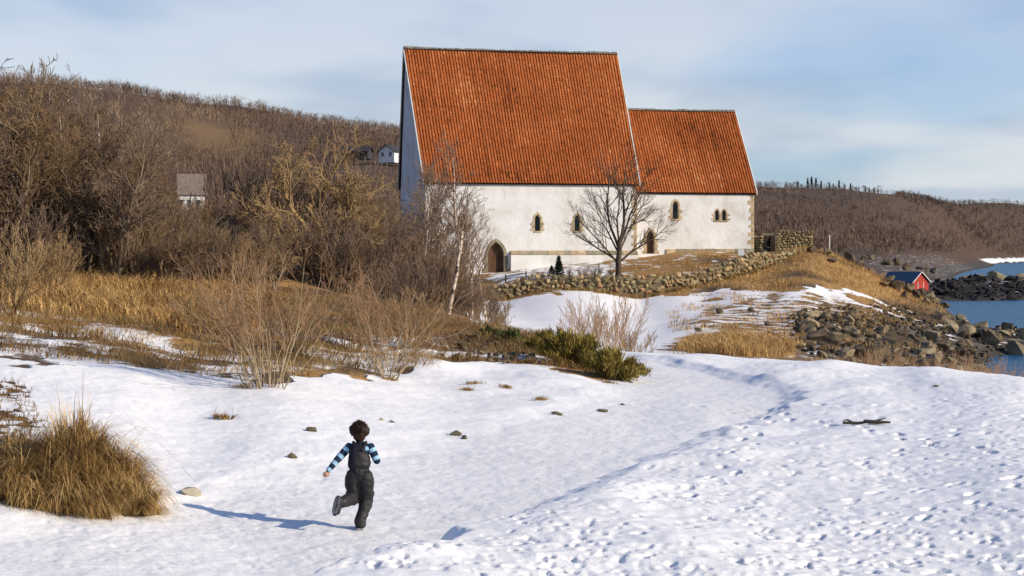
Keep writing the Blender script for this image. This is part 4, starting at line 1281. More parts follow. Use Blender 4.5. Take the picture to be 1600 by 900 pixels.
# the two shrubs on the snow edge and the fine one by the junipers
M_STEMTAN = bark('tan_shrub_stems', [(.3, (.26, .19, .11)), (.9, (.50, .40, .26))], .2)
M_REDTWIG = bark('reddish_shrub_twigs', [(.3, (.20, .11, .055)), (.9, (.38, .235, .13))], .2)
p = grow_tree(301, 2.3, .0105, 40, .70, 4, (5, 4, 2), (.55, .6, .6), (.36, .5, .5), foot=.04, up=.075, crook=.15, first=.34, twig_r=.0027, stem_len=.95)
plant_tree('willow_shrub', tree_meshes('nearshrub', p, 1, M_STEMTAN, M_REDTWIG), gp(418, 27.0), 0, 1.0, 'large fan-shaped shrub of pale stems at the snow edge, nearer one', 'shrub', parts=('stems', 'twigs'))
p = grow_tree(303, 2.1, .0105, 22, .68, 4, (5, 4, 2), (.55, .6, .6), (.38, .5, .5), foot=.035, up=.07, crook=.16, first=.3, twig_r=.003, stem_len=.95)
plant_tree('willow_shrub', tree_meshes('nearshrubb', p, 1, M_STEMTAN, M_REDTWIG), gp(603, 31.2), 0, 1.0, 'smaller fan-shaped shrub at the snow edge right of the larger one', 'shrub', parts=('stems', 'twigs'))
p = grow_tree(305, 1.75, .010, 22, .75, 3, (7, 5), (.4, .5), (.42, .45), up=.1, crook=.08, first=.3, twig_r=.0040, stem_len=1.0)
fine = tree_meshes('fineshrub', p, 1, M_PINKTWIG, M_PINKTWIG)
plant_tree('twig_shrub', fine, gp(950, 50), 0, 1.0, 'fine upright shrub behind the dark juniper against the snow', 'shrub', parts=('stems', 'twigs'))
plant_tree('twig_shrub', fine, gp(920, 54), 2, .8, 'smaller fine shrub left behind the upright one by the juniper', 'shrub', parts=('stems', 'twigs'))
for i, (px, D, s, lab) in enumerate(((985, 52, .75, 'thin twiggy shrub right behind the juniper tip'), (470, 32, .8, 'pale shrub in the grass between the two snow edge shrubs'), (545, 36, .9, 'tan shrub behind and left of the smaller snow edge shrub'), (640, 38, .8, 'tan shrub behind and right of the smaller snow edge shrub'), (330, 34, .7, 'low tan shrub in the grass left of the large shrub'), (20, 34, 1.15, 'tall pale shrub at the left picture edge above the bank'), (70, 40, 1.0, 'pale shrub in the tan grass near the left picture edge'))):
    plant_tree('bank_shrub', SK[2], gp(px, D), i * 1.7, s * .8, lab, 'shrub', parts=('stems', 'twigs'))
for i in range(6):
    px = 1340 + i * 45 + rt.uniform(-15, 15)
    plant_tree('shore_twigs', fine, gp(px, 47 + rt.random() * 10), i, .5 + .2 * rt.random(), 'thin leafless twigs behind the snow crest, %s from the left' % ('first', 'second', 'third', 'fourth', 'fifth', 'sixth')[i], 'shrub', 'twigs behind the snow crest', ('stems', 'twigs'))

# ------------------------------------------------------------------ grass blades
def blades(base, h, lean, az, w, rs_, droop=.5, seg=3):
    """curved tapering blades; arrays of the same length"""
    n = len(base)
    V = np.zeros((n, seg * 2 + 1, 3)); side_a = az + math.pi / 2 + rs_.normal(0, .5, n)
    sx, sy = np.cos(side_a), np.sin(side_a)
    for k in range(seg + 1):
        t = k / seg
        tilt = lean * (t ** 1) + droop * t * t
        run = h * np.sin(np.minimum(tilt, 1.75)) * t; rise = h * np.cos(np.minimum(tilt, 1.75)) * t
        cx = base[:, 0] + np.cos(az) * run; cy = base[:, 1] + np.sin(az) * run; cz_ = base[:, 2] + rise
        ww = w * (1 - .8 * t) / 2
        if k < seg:
            V[:, 2 * k] = np.stack([cx - sx * ww, cy - sy * ww, cz_], 1); V[:, 2 * k + 1] = np.stack([cx + sx * ww, cy + sy * ww, cz_], 1)
        else: V[:, 2 * seg] = np.stack([cx, cy, cz_], 1)
    b = np.arange(n)[:, None] * (seg * 2 + 1)
    tri = []
    for k in range(seg - 1):
        o_ = 2 * k; tri += [[o_, o_ + 1, o_ + 3], [o_, o_ + 3, o_ + 2]]
    o_ = 2 * (seg - 1); tri.append([o_, o_ + 1, o_ + 2])
    T = (b[:, :, None] + np.array(tri)[None]).reshape(-1, 3)
    return V.reshape(-1, 3), T, seg * 2 + 1
M_STRAW = attr_mat('dead_straw', [(.0, (.07, .038, .014)), (.35, (.25, .14, .045)), (.7, (.45, .28, .095)), (1, (.62, .44, .19))])
M_STRAWPALE = attr_mat('golden_grass', [(.0, (.15, .08, .028)), (.4, (.40, .23, .078)), (.75, (.56, .36, .14)), (1, (.68, .50, .25))])
def grass_obj(name, base, h, lean, az, w, rs_, mat_, parent=None, droop=.5, shade=None, origin=None, seg=3):
    V, T, k = blades(base, h, lean, az, w, rs_, droop, seg)
    if origin is not None: V = V - np.array(origin)
    me_ = np_mesh(name, V, T, True, [mat_])
    fattr(me_, 'shade', np.repeat(np.clip(shade if shade is not None else rs_.rand(len(base)), 0, 1), k))
    return add_obj(name, me_, parent, loc=origin)

# big tussock at the left edge
rg = np.random.RandomState(77)
def tussock(px, D, rx, ry, hgt_, n, name, label, blade=.5, w=.011, seed=1, cat='grass tussock', dr=.9, tone=.56):
    r_ = np.random.RandomState(seed)
    c = gp(px, D)
    e = tag(empty(name, c), label, cat)
    # earthy mound under the straw
    nn = 40; th = np.linspace(0, 2 * math.pi, nn, endpoint=False); V = [(0, 0, hgt_ * .82)]; Fm = []
    lev = 7
    for q in range(1, lev + 1):
        t = q / lev
        for a in th:
            rr_ = t * (1 + .14 * math.sin(3 * a + seed) + .08 * math.sin(7 * a))
            x, y = math.cos(a) * rx * rr_ * .86, math.sin(a) * ry * rr_ * .86
            V.append((x, y, hgt_ * .80 * (1 - t ** 1.2) * (1 + .12 * math.sin(5 * a + 9 * t)) - .06 * t + (gz(c.x + x, c.y + y) - c.z) * t))
    for a in range(nn): Fm.append((0, 1 + a, 1 + (a + 1) % nn))
    for q in range(lev - 1):
        for a in range(nn):
            i = 1 + q * nn; Fm.append((i + a, i + nn + a, i + nn + (a + 1) % nn, i + (a + 1) % nn))
    add_obj('mound', np_mesh('mound', np.array(V), Fm, True), e, mottled(name + '_thatch', (.05, .03, .014), (.17, .105, .045), 9, bump=.8, bscale=30, bdist=.03))
    nc = 110 if n > 2000 else 10
    cu = np.sqrt(r_.rand(nc)); ca = r_.uniform(0, 2 * math.pi, nc)
    ccx, ccy = np.cos(ca) * rx * cu * .92, np.sin(ca) * ry * cu * .92
    caz = np.arctan2(ccy / ry ** 2, ccx / rx ** 2) + r_.uniform(-1.3, 1.3, nc)
    flat_ = (r_.rand(nc) < .55) & (cu > .25) & (n > 2000)
    caz = np.where(flat_, r_.choice([-.15, .35, 2.9, 3.5], nc) + r_.normal(0, .45, nc), caz)
    cle = np.where(flat_, 1.35 + r_.normal(0, .16, nc), np.clip(.7 + .55 * cu + r_.normal(0, .35, nc), .1, 1.6)); csh = np.clip(tone + r_.normal(0, .24, nc), .05, .98); chh = r_.uniform(.45, 1.35, nc); clift = r_.uniform(-.05, .12, nc) * (hgt_ / .6)
    i = r_.randint(0, nc, n)
    x = ccx[i] + r_.normal(0, (.06 if n > 2000 else .04) * rx / .78, n); y = ccy[i] + r_.normal(0, (.06 if n > 2000 else .04) * ry / .62, n)
    u = np.minimum(np.hypot(x / rx, y / ry), 1.12)
    z = np.maximum(hgt_ * .8 * (1 - u ** 1.2) + clift[i], -.02) + np.array(ground_z(c.x + x, c.y + y) - c.z) * np.minimum(u, 1)
    az = caz[i] + r_.normal(0, .38, n); lean = cle[i] + r_.normal(0, .2, n)
    stray = r_.rand(n) < .2
    az = np.where(stray, r_.uniform(0, 6.28, n), az); lean = np.where(stray, r_.uniform(.1, 1.5, n), lean)
    h = blade * chh[i] * r_.uniform(.45, 1.25, n)
    sh = csh[i] + r_.normal(0, .17, n)
    lng = r_.rand(n) < .04
    h = np.where(lng, h * 1.9, h); sh = np.where(lng, sh + .25, sh)
    base = np.stack([x, y, z - .02], 1)
    V, T, k = blades(base, h, lean, az, w * r_.uniform(.6, 1.4, n), r_, dr)
    me_ = np_mesh('straw', V, T, True, [M_STRAW]); fattr(me_, 'shade', np.repeat(np.clip(sh, 0, 1), k))
    add_obj('straw', me_, e)
    return e
tussock(122, 16.5, .66, .56, .66, 11000, 'grass_tussock', 'big mound of dead golden grass at the lower left', .34, .0092, 1, dr=.2, tone=.62)
tussock(20, 16.9, .70, .6, .40, 6500, 'grass_tussock', 'lower flattened grass mound left behind the big golden one', .36, .009, 4, dr=.5, tone=.36)
tussock(40, 16.1, .62, .4, .30, 4000, 'grass_tussock', 'brown grass mound at the left edge before the golden one', .32, .009, 12, dr=.5, tone=.42)
tussock(350, 23.2 if False else flat_D(350, 655), .15, .11, .05, 420, 'heather_tuft', 'small dark heather tuft alone in the snow', .13, .008, 6, 'tuft', dr=.1)
tussock(205, 16.4, .30, .30, .18, 1700, 'grass_tussock', 'low ragged grass tuft at the right foot of the big golden mound', .24, .009, 7, dr=.6, tone=.34)
tussock(120, 16.0, .45, .26, .16, 2200, 'grass_tussock', 'flattened brown grass fringe in front of the big golden mound', .30, .009, 9, dr=.5, tone=.34)
# straw wisps lying out on the snow
for i, (px, py, wd, lab) in enumerate(((730, 610, .17, 'orange wisp of dead grass on the upper snow slope'), (845, 625, .2, 'reddish wisp of dead grass left of the flat grey stone'), (740, 600, .25, 'pale wisp of dead grass at the top of the snow slope'), (790, 606, .16, 'short wisp of dead grass in the middle of the upper slope'), (380, 606, .3, 'flat wisp of grass at the foot of the large shrub'), (610, 594, .24, 'clump of tan grass at the foot of the smaller shrub'), (950, 598, .3, 'wisp of grass in front of the juniper'))):
    D = flat_D(px, py); c = gp(px, D); n = 130; r_ = np.random.RandomState(400 + i)
    b_ = np.stack([r_.normal(0, wd * .32, n), r_.normal(0, wd * .32, n), np.zeros(n)], 1)
    b_[:, 2] = ground_z(c.x + b_[:, 0], c.y + b_[:, 1]) - c.z
    o = grass_obj('grass_wisp', b_ + np.array(c), r_.uniform(.05, .14, n), r_.uniform(.6, 1.3, n), r_.uniform(0, 6.3, n), np.full(n, .009), r_, M_STRAW, origin=c)
    tag(o, lab, 'grass wisp'); o.data.update()
# driftwood stick on the snow field
c = gp(1355, flat_D(1355, 664)); r_ = np.random.RandomState(9)
ps = []
for s in ((-.36, 0, .03, .12, .05, .05, .022), (-.05, .02, .05, .34, -.02, .04, .03), (.1, 0, .05, .3, .1, .09, .014), (-.2, .03, .03, -.34, .1, .05, .012)):
    a_ = np.array(s[:3]); b_ = np.array(s[3:6]); m_ = (a_ + b_) / 2 + r_.normal(0, .015, 3)
    ps.append((np.array([a_, m_, b_]), np.array([s[6], s[6] * 1.1, s[6] * .5]), 1))
V, Q = tubes(ps, lambda lv: 6)
tag(add_obj('driftwood', np_mesh('driftwood', V, Q, True), None, mottled('black_wood', (.02, .018, .014), (.06, .05, .035), 6), c), 'dark broken branch lying on the open snow field', 'branch')

# uncountable dry grass
def scatter(n, pxr, Dr, seed, cond=None):
    r_ = np.random.RandomState(seed)
    px = r_.uniform(*pxr, n); D = np.sqrt(r_.uniform(Dr[0] ** 2, Dr[1] ** 2, n))
    x = (px - 800) * D / F
    z = ground_z(x, D)
    pj = px + fbm(x * .3, D * .3, 3, 99) * 30
    keep = np.ones(n, bool) if cond is None else cond(pj, D, x, z)
    keep &= r_.rand(n) < ss(0, 40, px - pxr[0]) * ss(0, 40, pxr[1] - px)
    return np.stack([x, D, z], 1)[keep], px[keep], D[keep], r_
# golden band under the thicket
b_, px_, D_, r_ = scatter(30000, (-150, 420), (35, 50), 501, lambda p, d, x, z: (fbm(x * .5, d * .5, 2, 5) > -.35))
n = len(b_); sh = .5 + .3 * noise2(b_[:, 0] * .8, b_[:, 1] * .8, 3) + r_.normal(0, .16, n)
tag(grass_obj('dry_grass', b_, r_.uniform(.25, .62, n), r_.uniform(.1, .6, n), r_.uniform(0, 6.3, n), np.full(n, .022), r_, M_STRAWPALE, shade=sh, seg=2), 'tall golden dry grass along the top of the left bank', 'grass', kind='stuff')
# matted straw of the bank
b_, px_, D_, r_ = scatter(60000, (-150, 1000), (27, 50), 503, lambda p, d, x, z: (d > np.interp(p, e_px[:-1], e_D[:-1]) + .3) & (fbm(x * .55, d * .55, 3, 15) > -.22) & (p < np.interp(d, [30, 34, 36, 40, 46, 60], [1000, 990, 965, 920, 870, 750])))
n = len(b_); sh = .54 + .45 * noise2(b_[:, 0] * .7, b_[:, 1] * .7, 4) + r_.normal(0, .16, n)
tag(grass_obj('matted_grass', b_, r_.uniform(.15, .55, n), r_.uniform(.75, 1.6, n), -.8 + .9 * noise2(b_[:, 0] * .5, b_[:, 1] * .5, 14) + r_.normal(0, .6, n), r_.uniform(.007, .016, n), r_, M_STRAW, shade=sh, seg=2), 'flattened brown grass matted over the left bank', 'grass', kind='stuff')
b_, px_, D_, r_ = scatter(5200, (-120, 150), (16.5, 24.5), 511, lambda p, d, x, z: (1.5 * np.exp(-((p - 5) / 50) ** 2 - ((d - 23.4) / 1.0) ** 2) + 1.5 * np.exp(-((p - 10) / 65) ** 2 - ((d - 20.6) / 1.3) ** 2) + np.exp(-((p - 20) / 80) ** 2 - ((d - 18.6) / .8) ** 2)) * (.6 + fbm(x * 4.5, d * 4.5, 3, 89)) > .42)
n = len(b_); sh = .25 + r_.normal(0, .16, n)
tag(grass_obj('heath_twigs', b_, r_.uniform(.05, .2, n), r_.uniform(.4, 1.5, n), r_.uniform(0, 6.3, n), np.full(n, .010), r_, M_STRAW, shade=sh, seg=2), 'dark twiggy heath poking through the snow at the left edge', 'heath', kind='stuff')
# hillock and shore grass
b_, px_, D_, r_ = scatter(60000, (1020, 1490), (76, 215), 505, lambda p, d, x, z: (p > 1055) & (z > 1.0) & (fbm(x * .22, d * .22, 3, 25) > np.where(d > 158, -.5, .22)) & ~((p < 1255) & (d > 158) & (p < 1255 - (d - 158) * 0)) | ((p > 1230) & (d > 165) & (z > 2.0) & (d < 205)))
n = len(b_); sh = .55 + .3 * noise2(b_[:, 0] * .3, b_[:, 1] * .3, 6) + r_.normal(0, .15, n)
tag(grass_obj('shore_grass', b_, r_.uniform(.2, .75, n), r_.uniform(.1, 1.2, n), r_.uniform(0, 6.3, n), r_.uniform(.02, .05, n), r_, M_STRAWPALE, shade=sh, seg=2), 'tan dry grass over the hillock and the shore bank', 'grass', kind='stuff')
b_, px_, D_, r_ = scatter(12000, (1045, 1265), (80, 100), 507, lambda p, d, x, z: np.exp(-((p - 1150) / 95) ** 2 - ((d - 91) / 9) ** 2) > .35)
n = len(b_); sh = .6 + .25 * noise2(b_[:, 0] * .4, b_[:, 1] * .4, 6) + r_.normal(0, .15, n)
tag(grass_obj('reed_grass', b_, r_.uniform(.4, .95, n), r_.uniform(.05, .5, n), r_.uniform(0, 6.3, n), np.full(n, .035), r_, M_STRAWPALE, shade=sh, seg=2), 'orange reedy grass behind the snow crest', 'grass', kind='stuff')
b_ = []; r_ = np.random.RandomState(513)
for (wa, wb) in zip(W[:-1], W[1:]):
    k_ = 900; t_ = r_.rand(k_); x_ = wa[0] + (wb[0] - wa[0]) * t_ + r_.normal(0, .15, k_); y_ = wa[1] + (wb[1] - wa[1]) * t_ - .75 - np.abs(r_.normal(0, .35, k_))
    kp = noise2(x_ * .5, y_ * .5, 17) > -.15
    b_.append(np.stack([x_, y_, ground_z(x_, y_)], 1)[kp])
b_ = np.concatenate(b_); n = len(b_)
tag(grass_obj('wall_grass', b_, r_.uniform(.2, .7, n), r_.uniform(.1, .8, n), r_.uniform(0, 6.3, n), np.full(n, .04), r_, M_STRAW, seg=2), 'tan dry grass growing along the foot of the stone wall', 'grass', kind='stuff')
# churchyard turf
b_, px_, D_, r_ = scatter(26000, (760, 1270), (151, 186), 509, lambda p, d, x, z: (fbm(x * .2, d * .2, 3, 35) > -.1) & (d < 150 + np.interp(p, [760, 960, 1000, 1180, 1270], [12, 16, 30, 30, 34])))
n = len(b_); sh = .5 + .3 * noise2(b_[:, 0] * .3, b_[:, 1] * .3, 6) + r_.normal(0, .15, n)
tag(grass_obj('churchyard_grass', b_, r_.uniform(.12, .35, n), r_.uniform(.2, .9, n), r_.uniform(0, 6.3, n), np.full(n, .05), r_, M_STRAWPALE, shade=sh, seg=2), 'short tan grass of the churchyard behind the stone wall', 'grass', kind='stuff')

# ------------------------------------------------------------------ junipers
M_JUN = attr_mat('juniper_needles', [(.0, (.08, .068, .016)), (.45, (.27, .205, .045)), (.8, (.44, .33, .08)), (1, (.55, .40, .12))])
M_JUNG = attr_mat('green_juniper_needles', [(.0, (.03, .04, .012)), (.5, (.075, .085, .026)), (1, (.16, .155, .055))])
def juniper(px, D, rx, ry, h, n, label, mat_, seed, lean=(0.0, 0.0), name='juniper'):
    r_ = np.random.RandomState(seed); c = gp(px, D); e = tag(empty(name, c), label, 'juniper')
    nb = max(10, n // 260); ps = []; tips = []
    bases = []; azs = []; hs = []; leans = []; sh = []
    for k in range(nb):
        a = r_.uniform(0, 2 * math.pi); u = r_.rand() ** .5
        end = np.array([math.cos(a) * rx * u + lean[0] * h, math.sin(a) * ry * u + lean[1] * h, h * (1 - .75 * u * u) * r_.uniform(.7, 1.1)])
        end[2] += gz(c.x + end[0], c.y + end[1]) - c.z if u > .3 else 0
        st = np.array([end[0] * .15, end[1] * .15, -.05]); m_ = st * .45 + end * .55 + np.array([0, 0, .12 * h])
        pts = np.array([st, m_, end]); ps.append((pts, np.array([.016, .011, .004]), 2))
        kk = n // nb
        t = r_.rand(kk) ** .7
        q = np.where(t[:, None] < .55, st + (m_ - st) * (t / .55)[:, None], m_ + (end - m_) * ((t - .55) / .45)[:, None])
        q = q + r_.normal(0, .055, (kk, 3)) * np.array([1, 1, .8])
        d = unit(end - m_)
        bases.append(q); azs.append(np.arctan2(d[1], d[0]) + r_.normal(0, .9, kk)); leans.append(np.clip(math.acos(np.clip(d[2], -1, 1)) * .6 + r_.normal(0, .4, kk), 0, 1.6))
        hs.append(r_.uniform(.06, .17, kk)); sh.append(np.clip(.45 + r_.normal(0, .12) + r_.normal(0, .13, kk), 0, 1))
    V, Q = tubes(ps, lambda lv: 4); add_obj('branches', np_mesh('branches', V, Q), e, M_DARKBARK)
    B = np.concatenate(bases); V, T, k = blades(B, np.concatenate(hs), np.concatenate(leans), np.concatenate(azs), np.full(len(B), .024), r_, .25, 2)
    me_ = np_mesh('foliage', V, T, False, [mat_]); fattr(me_, 'shade', np.repeat(np.concatenate(sh), k)); add_obj('foliage', me_, e)
    return e
juniper(900, 37.0, 1.0, .9, .74, 13000, 'broad olive juniper mound at the bend of the path', M_JUN, 1)
juniper(962, 35.0, .72, .75, .52, 8500, 'low olive juniper reaching down to the path, rightmost', M_JUN, 2)
juniper(858, 39.4, .65, .6, .50, 6000, 'brown-green juniper behind the broad olive one', M_JUN, 3)
juniper(765, 42, .42, .4, .28, 2800, 'small dark green juniper leftmost of the row', M_JUNG, 4)
juniper(805, 41, .42, .4, .24, 2600, 'low dark green juniper second from left in the row', M_JUNG, 5)
# stones and rubble before the junipers
for (px, D, s, lab) in ((800, 37.2, .16, 'grey stone left in front of the junipers'), (770, 36.8, .14, 'purple-grey stone at the left of the juniper bank'), (825, 36.6, .17, 'brown rubble stone below the middle juniper'), (850, 36.2, .13, 'small tan stone below the middle juniper'), (712, 36.6, .15, 'stone at the snow edge right of the smaller shrub'), (720, 38.5, .16, 'low stone behind the snow edge right of the smaller shrub'), (205, 38, .3, 'dark flat rock in the golden grass on the left bank'), (262, 38.5, .38, 'rounded grey rock in the golden grass behind the large shrub')):
    boulder(px, D, s, lab, None, BS, sink=.3, name='field_stone')

# ------------------------------------------------------------------ small evergreens, churchyard brush
M_SPRUCE = attr_mat('spruce_needles', [(.0, (.008, .014, .008)), (.6, (.022, .034, .016)), (1, (.05, .062, .028))])
def spruce_mesh(h, r, seed, n=900, w=.05):
    r_ = np.random.RandomState(seed)
    t = r_.rand(n) ** .8; a = r_.uniform(0, 6.283, n); rad = r * (1 - t) * (.6 + .4 * np.abs(np.sin(t * 24))) * r_.uniform(.3, 1, n)
    b = np.stack([np.cos(a) * rad, np.sin(a) * rad, h * (.06 + .92 * t)], 1)
    V, T, k = blades(b, h * .11 * r_.uniform(.6, 1.3, n), np.full(n, 1.0) + r_.normal(0, .25, n), a + r_.normal(0, .3, n), np.full(n, w), r_, .3, 2)
    me_ = np_mesh('spruce_needles', V, T, False, [M_SPRUCE]); fattr(me_, 'shade', np.repeat(np.clip(r_.normal(.5, .2, n), 0, 1), k))
    V, Q = tubes([(np.array([[0, 0, -.3], [0, 0, h * .5], [0, 0, h]]), np.array([h * .022, h * .014, .01]), 0)], lambda lv: 6)
    tr = np_mesh('spruce_trunk', V, Q, True, [M_DARKBARK])
    return (tr, me_)
plant_tree('small_spruce', spruce_mesh(2.2, .85, 5, 1300, .09), gp(873, 163), 0, 1.0, 'small dark spruce in front of the nave plinth')
plant_tree('small_spruce', spruce_mesh(1.2, .8, 6, 700, .09), gp(862, 164), 0, 1.0, 'low dark evergreen at the left foot of the small spruce')
for i, (px, D, s, lab) in enumerate(((893, 163, .5, 'low brown brush right beside the small spruce'), (912, 162, .62, 'brown brush between the small spruce and the bare tree'), (932, 163, .66, 'dense brown brush left of the bare churchyard tree'), (950, 162, .55, 'brown brush at the left foot of the bare churchyard tree'), (842, 163, .42, 'low brush left of the small spruce'))):
    plant_tree('churchyard_brush', SK[(0, 1, 3, 0, 1)[i]], gp(px, D), i, s, lab, 'shrub', parts=('stems', 'twigs'))
SPR = [spruce_mesh(9.5, 2.2, 20 + i, 260, .55) for i in range(3)]
rz_ = random.Random(4)
for (px, s) in ((1246, .8), (1262, 1.1), (1268, 1.25), (1275, 1.2), (1283, .95), (1296, .8), (1302, .7), (1311, 1.05), (1320, .7), (1329, .9), (1342, .6), (1352, .8), (1358, .7), (1366, .75), (1372, .6), (1197, .6), (1500, .55), (1526, .5), (1548, .55), (255 - 57, .45), (203, .5), (212, .4), (262, .35)):
    D = 1480 if px > 1000 else 760
    if px > 1480: D = 1800
    plant_tree('ridge_spruce', rz_.choice(SPR), gp(px, D) - Vector((0, 0, .6)), rz_.uniform(0, 6), s * (1 if px > 1000 else .9),
               'dark spruce standing up from the far right ridge line' if px > 1000 else 'dark conifer on the left hill skyline', 'tree', 'spruces on the far right ridge' if px > 1000 else 'conifers on the left skyline')

# ------------------------------------------------------------------ far woods: leafless trees that read as one mass
M_WOOD = attr_mat('far_wood', [(.0, (.075, .048, .038)), (.35, (.15, .098, .068)), (.65, (.22, .15, .095)), (1, (.36, .27, .17))])
def wood(name, label, n, pxr, Dr, hr, seed, k, w, cond, tri=26, tone=.0):
    r_ = np.random.RandomState(seed)
    px = r_.uniform(*pxr, n); D = np.exp(r_.uniform(math.log(Dr[0]), math.log(Dr[1]), n)); x = (px - 800) * D / F
    z = ground_z(x, D); keep = cond(px, D, x, z); x, D, z, px = x[keep], D[keep], z[keep], px[keep]; n = len(x)
    h = r_.uniform(*hr, n) * (1 + .35 * noise2(x * .02, D * .02, seed))
    pat = noise2(x * .011, D * .011, seed + 3) + .5 * noise2(x * .035, D * .035, seed + 4)
    tone_ = np.clip(.40 + .5 * pat + r_.normal(0, .12, n) + tone, 0, 1)
    B = []; HH = []; LE = []; AZ = []; WW = []; SH = []
    for q in range(tri):
        t = r_.rand(n); a = r_.uniform(0, 6.283, n)
        if q == 0: b = np.stack([x, D, z - .4], 1); hh = h * .62; le = r_.normal(0, .06, n); ww = np.full(n, w * .55); sh = tone_ + .42 * (r_.rand(n) < .35)
        else:
            u = .02 + .72 * t ** .9; b = np.stack([x + r_.normal(0, .5, n) * h * .28, D + r_.normal(0, .5, n) * h * .28, z + h * u], 1)
            hh = h * (.16 + .24 * r_.rand(n)) * (1.1 - .35 * u); le = r_.uniform(.1, 1.0, n); ww = np.full(n, w) * r_.uniform(.35, .9, n); sh = tone_ + r_.normal(0, .08, n)
        B.append(b); HH.append(hh); LE.append(le); AZ.append(a); WW.append(ww); SH.append(sh)
    B = np.concatenate(B); V, T, kk = blades(B, np.concatenate(HH), np.concatenate(LE), np.concatenate(AZ), np.concatenate(WW), r_, -.2, 2)
    me_ = np_mesh(name, V, T, False, [M_WOOD]); fattr(me_, 'shade', np.repeat(np.clip(np.concatenate(SH), 0, 1), kk))
    return tag(add_obj(name, me_), label, 'wood', kind='stuff')
house_gap = lambda p, d: ~((p > 258) & (p < 340) & (d > 100) & (d < 372)) & ~((p > 115) & (p < 170) & (d > 200) & (d < 330)) & ~((p > 560) & (p < 628) & (d > 430) & (d < 500))
clear_gap = lambda p, d: ~((np.exp(-((p - 330) / 62) ** 2 - ((d - 610) / 75) ** 2) > .75))
wood('hill_wood', 'bare brown wood covering the left hill behind the thicket', 4000, (-160, 700), (120, 860), (3.5, 6.5), 601, 0, .13, lambda p, d, x, z: house_gap(p, d) & clear_gap(p, d) & ~((p > 590) & (d < 240)))
wood('upper_hill_wood', 'bare wood on the upper slope of the left hill', 3200, (-100, 720), (430, 820), (3.5, 6.5), 609, 0, .22, lambda p, d, x, z: house_gap(p, d) & clear_gap(p, d), 18)
wood('ridge_wood', 'bare wood along the crest of the left hill', 1500, (-100, 1000), (700, 960), (3.5, 6.5), 603, 0, .26, lambda p, d, x, z: clear_gap(p, d), 22)
wood('far_hill_wood', 'bare brown wood over the far hill right of the church', 6200, (960, 1700), (330, 1560), (3.5, 7), 605, 0, .36, lambda p, d, x, z: (z > 7.4) & (d > 330), 20, -.12)
wood('distant_shore_wood', 'dark wood on the far shore at the right', 1800, (1400, 1720), (1400, 2250), (4, 7), 607, 0, .55, lambda p, d, x, z: z > 4.5, 16, -.22)
# ================================================================== houses, boathouse, posts
def boards(name, c1, c2, scale=(6, 6, .4)):
    m, nt, b = new_mat(name); L = nt.links
    tc = N(nt, 'ShaderNodeTexCoord'); mp = N(nt, 'ShaderNodeMapping'); mp.inputs['Scale'].default_value = scale; L.new(tc.outputs['Object'], mp.inputs[0])
    n = N(nt, 'ShaderNodeTexNoise', Scale=2.0, Detail=5.0); L.new(mp.outputs[0], n.inputs['Vector'])
    r = ramp(nt, [(.3, c1), (.7, c2)], n.outputs['Fac']); L.new(r.outputs[0], b.inputs['Base Color']); b.inputs['Roughness'].default_value = .8
    return m
M_REDBOARD = boards('red_boards', (.30, .03, .02), (.42, .055, .035))
M_WHITEBOARD = boards('white_boards', (.66, .65, .62), (.78, .77, .74))
M_BLUEROOF = mottled('slate_blue_roof', (.022, .06, .11), (.04, .09, .15), 2)
M_GREYROOF = mottled('dark_grey_roof', (.03, .03, .034), (.06, .058, .06), 1.5)
M_BROWNROOF = mottled('brown_grey_roof', (.15, .115, .09), (.24, .19, .15), 1.5)
M_WINDOW = mottled('dark_pane', (.015, .02, .025), (.03, .04, .045), 2, rough=.2, spec=.5)

